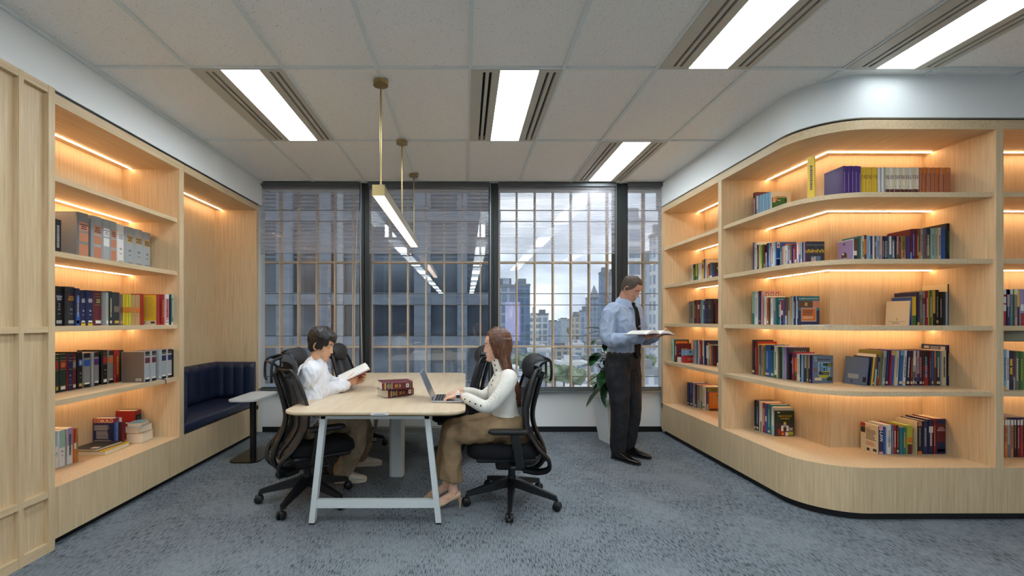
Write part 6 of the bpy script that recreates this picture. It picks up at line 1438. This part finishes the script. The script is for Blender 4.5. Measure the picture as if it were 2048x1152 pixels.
r = row('c4r', 'F', 'S4', 3.345, [(1741, 1744, 714, 'navy', '', {'lean': 5}), (1744.6, 1748.4, 715, 'yellow', '', {'lean': 6}), (1748.8, 1751.6, 715, 'maroon', 'O', {'lean': 5}), (1752, 1755.6, 709, 'mint', 'U:brown', {'lean': 4}), (1756, 1761.6, 715, 'navy', 'D:red T:silver', {'lean': 4}), (1762, 1765, 702, 'olive', '', {'lean': 3}), (1767.4, 1773.4, 702, 'silver', 'T:charcoal O', {'lean': 4}), (1774.2, 1779.8, 701.5, 'navy', 'O', {'lean': 4}), (1780.4, 1785.6, 701, 'crimson', 'V:pink', {'lean': 4}), (1786.2, 1790.8, 701.5, 'blue', 'V:yellow', {'lean': 3}), (1791.6, 1799.2, 702, 'cream', 'T:grey O', {'lean': 3}), (1800, 1808.6, 701.5, 'blue', 'V:skyblue T:teal O', {'lean': 3}), (1809.4, 1815.4, 701.5, 'white', 'T:charcoal O', {'lean': 3}), (1816, 1822.8, 702, 'navy', 'T:white O', {'lean': 3}), (1823.4, 1828.2, 702, 'maroon', 'T:orange O', {'lean': 2}), (1828.8, 1833.4, 702, 'taupe', 'M:silver U:white S', {'lean': 2}), (1834, 1837.8, 702, 'navy', 'T:white O'), (1838, 1842.6, 702, 'pink', 'D:purple T:maroon O'), (1842.8, 1848.8, 702, 'charcoal', 'T:pink O'), (1849, 1851.6, 702, 'maroon', 'O'), (1851.8, 1861.8, 702, 'black', 'D:red M:red T:skyblue'), (1862, 1867.8, 702, 'maroon', 'T:slate D:charcoal'), (1868, 1871.6, 702, 'blue', 'O'), (1872, 1876.8, 702, 'brown', 'U:copper'), (1877, 1885.6, 702, 'charcoal', 'U:teal T:cream O'), (1886, 1888.6, 702, 'silver', ''), (1888.8, 1899, 701, 'cream', 'T:charcoal'), (1899.2, 1905.4, 690.5, 'navy', 'T:gold')],
    'on the corner fourth shelf, right group', 'books on the corner bay fourth shelf right', .19)
art(r[5], 'left', [(0, 1, 0, 1, 'olive')]); art(r[3], 'left', [(0, 1, 0, 1, 'white')]); art(r[27], 'left', [(0, 1, 0, 1, 'navy'), (.1, .3, .9, .96, 'silver'), (.35, .7, .88, .96, 'slate'), (.74, .92, .87, .96, 'silver')])
b = make_book((Xof(1738.5, 3.33)-.012, 3.335, CAMZ-.4705), math.radians(12), .012, .205, .160, 'slate', '', lean=7); b['label'] = 'slate blue book leaning with its cover shown, left end of the fourth-shelf group'; b['category'] = 'book'; b['group'] = 'books on the corner bay fourth shelf right'
art(b, 'left', [(0, 1, 0, 1, 'slate'), (.18, .66, .22, .38, 'silver'), (.34, .42, .09, .14, 'black'), (.86, 1, .12, .30, 'black')]); b.location.x -= .002
r = row('cBr', 'F', 'B', 3.36, [(1759.6, 1770, 853, 'navy', 'V:pink B:pink', {'d': .15}), (1770.3, 1776, 855, 'blue', ''), (1776.8, 1786.4, 851, 'white', 'M:paleblue T:grey'), (1786.6, 1791, 851.5, 'slate', 'T:silver'), (1791.2, 1797, 852, 'red', 'T:white'), (1797.2, 1802.4, 852, 'maroon', 'T:orange S'), (1803, 1809, 857, 'teal', ''), (1809.4, 1817.2, 856, 'teal', 'M:olive T:gold'), (1817.6, 1829.8, 852, 'lime', 'D:maroon M:orange'), (1838, 1848.6, 844, 'black', 'V:copper B:orange T:grey'), (1849.4, 1859.4, 843, 'navy', 'T:silver'), (1860.6, 1871.6, 840, 'navy', 'L:white T:cream D:navy'), (1872, 1875, 840, 'red', 'T:pink'), (1875.4, 1899.4, 839, 'maroon', 'V:navy D:navy H:pink S:slate')],
    'at the corner base, right group', 'books at the corner bay base right', .175)
art(r[0], 'left', [(0, 1, 0, 1, 'cream'), (0, .26, .86, 1, 'red'), (0, .26, .64, .85, 'black'), (.35, .5, .02, .12, 'black'), (.70, .9, .05, .14, 'charcoal')]+lines(.3, .92, .42, .80, 8, 'taupe', 12)+lines(.3, .85, .22, .36, 4, 'copper', 13)); text(r[0], 'I-LAW', .032, 'spine', .5, .66, 'white', 'spine_title', rot=-PI/2, bold=.0006); text(r[0], 'LAW', .016, 'left', .42, .84, 'black')
art(r[9], 'left', [(0, 1, 0, 1, 'cream')])
# ---- right-hand bay
r = row('rb3', 'F', 'S3', 3.12, [(2012.4, 2018.8, 578.5, 'red', 'M:white L:white V:white'), (2019.4, 2025.8, 578.5, 'navy', 'U:pink V:white T:silver'), (2026, 2032.6, 578.5, 'slate', 'V:white T:grey'), (2032.8, 2036, 579, 'green', 'V:yellow'), (2036.2, 2041.2, 578, 'pink', 'V:white T:maroon'), (2041.4, 2045.4, 578.5, 'black', 'U:yellow'), (2045.6, 2054, 578, 'lilac', 'M:white D:red'), (2054.4, 2062, 579, 'teal', 'V:white')], 'on the third shelf of the right-edge bay', 'books in the right-edge bay', .19)
r = row('rb4', 'F', 'S4', 3.14, [(2012, 2017.4, 701, 'skyblue', 'B:yellow T:navy'), (2018.6, 2025, 700, 'white', 'T:red'), (2025.2, 2030.4, 703, 'navy', 'M:yellow L:yellow'), (2030.6, 2033, 702, 'black', 'T:silver'), (2033.2, 2036.4, 704, 'maroon', 'D:silver'), (2036.6, 2045, 703, 'taupe', 'V:green T:cream'), (2045.2, 2052, 703, 'green', 'T:lime'), (2052.4, 2060, 704, 'olive', '')], 'on the fourth shelf of the right-edge bay', 'books in the right-edge bay', .19)
r = row('rbB', 'F', 'B', 3.28, [(2012, 2014, 841, 'slate', 'V:white'), (2014.2, 2020, 841, 'orange', 'L:red M:red T:gold V:white'), (2020.2, 2026.6, 841, 'silver', 'V:white D:slate'), (2026.8, 2034, 841, 'copper', 'V:white T:brown'), (2034.2, 2039.4, 841, 'black', 'V:white T:tan'), (2039.6, 2045.4, 841, 'maroon', 'V:white T:pink'), (2045.6, 2052, 841, 'red', 'V:white'), (2052.2, 2060, 842, 'brown', 'V:white')], 'at the base of the right-edge bay', 'books in the right-edge bay', .19)
z_ = H_BASE+r[5]['book_h']+.001
flat_book('navy book lying on top of the upright books by the right edge', (3.93, 3.40, z_), .20, .14, .014, 90, 'navy', group='books in the right-edge bay')
# drum fixed under the shelf at the right edge
mb = MB(); mb.lathe([(.001, S3-TH-.075), (.11, S3-TH-.075), (.125, S3-TH-.07), (.13, S3-TH-.002), (.001, S3-TH-.002)], (3.74, 3.22, 0), 36); tag(mb.build('drum_shade', mat('olive_grey_drum', (140, 134, 112), .6), smooth=40), 'olive-grey drum shade under the third shelf at the right edge', 'lamp shade')

# ---- two law volumes on the table
for i, (P0, ang, z0, lab) in enumerate((((-.572, 3.462), 43, .0004, 'maroon law volume under the other on the table'), ((-.615, 3.43), 22, .0616, 'maroon law volume lying on top of the other on the table'))):
    t_, h_, d_ = .060, .232, .165
    b = make_book((0, 0, 0), 0, t_, h_, d_, 'maroon', ''); M = Matrix.Translation((P0[0], P0[1], TT+z0+t_)) @ Matrix.Rotation(math.radians(ang), 4, 'Z') @ Matrix(((0, 0, 1, 0), (0, 1, 0, 0), (-1, 0, 0, 0), (0, 0, 0, 1)))
    b.matrix_world = M; b['label'] = lab; b['category'] = 'book'; b['group'] = 'maroon law volumes on the table'
    # spine bands and gilt lettering across the spine
    mb = MB(); rr = random.Random(i); e = t_*.12
    mb.box(e*.9, t_-e*.9, -.0006, .001, h_*.08, h_*.12, 1); mb.box(e*.9, t_-e*.9, -.0008, .001, h_*.125, h_*.30, 0); mb.box(e*.9, t_-e*.9, -.0006, .001, h_*.305, h_*.33, 1)
    for z in (.155, .19, .225, .26): w = rr.uniform(.2, .32); mb.box(t_*(.5-w), t_*(.5+w), -.0014, .001, h_*z, h_*(z+.014), 1)
    for z in (.42, .455, .49, .56, .59): w = rr.uniform(.12, .26); mb.box(t_*(.5-w), t_*(.5+w), -.001, .001, h_*z, h_*(z+.016), 1)
    mb.box(t_*.25, t_*.72, -.001, .001, h_*.78, h_*.88, 2); mb.box(t_*.42, t_*.56, -.0013, .001, h_*.81, h_*.85, 3)
    mb.box(e, t_-e, -.0008, .001, h_*.93, h_*.945, 1)
    mb.build('spine_lettering', [bm_('navy'), bm_('gold'), bm_('white'), bm_('charcoal')], b)
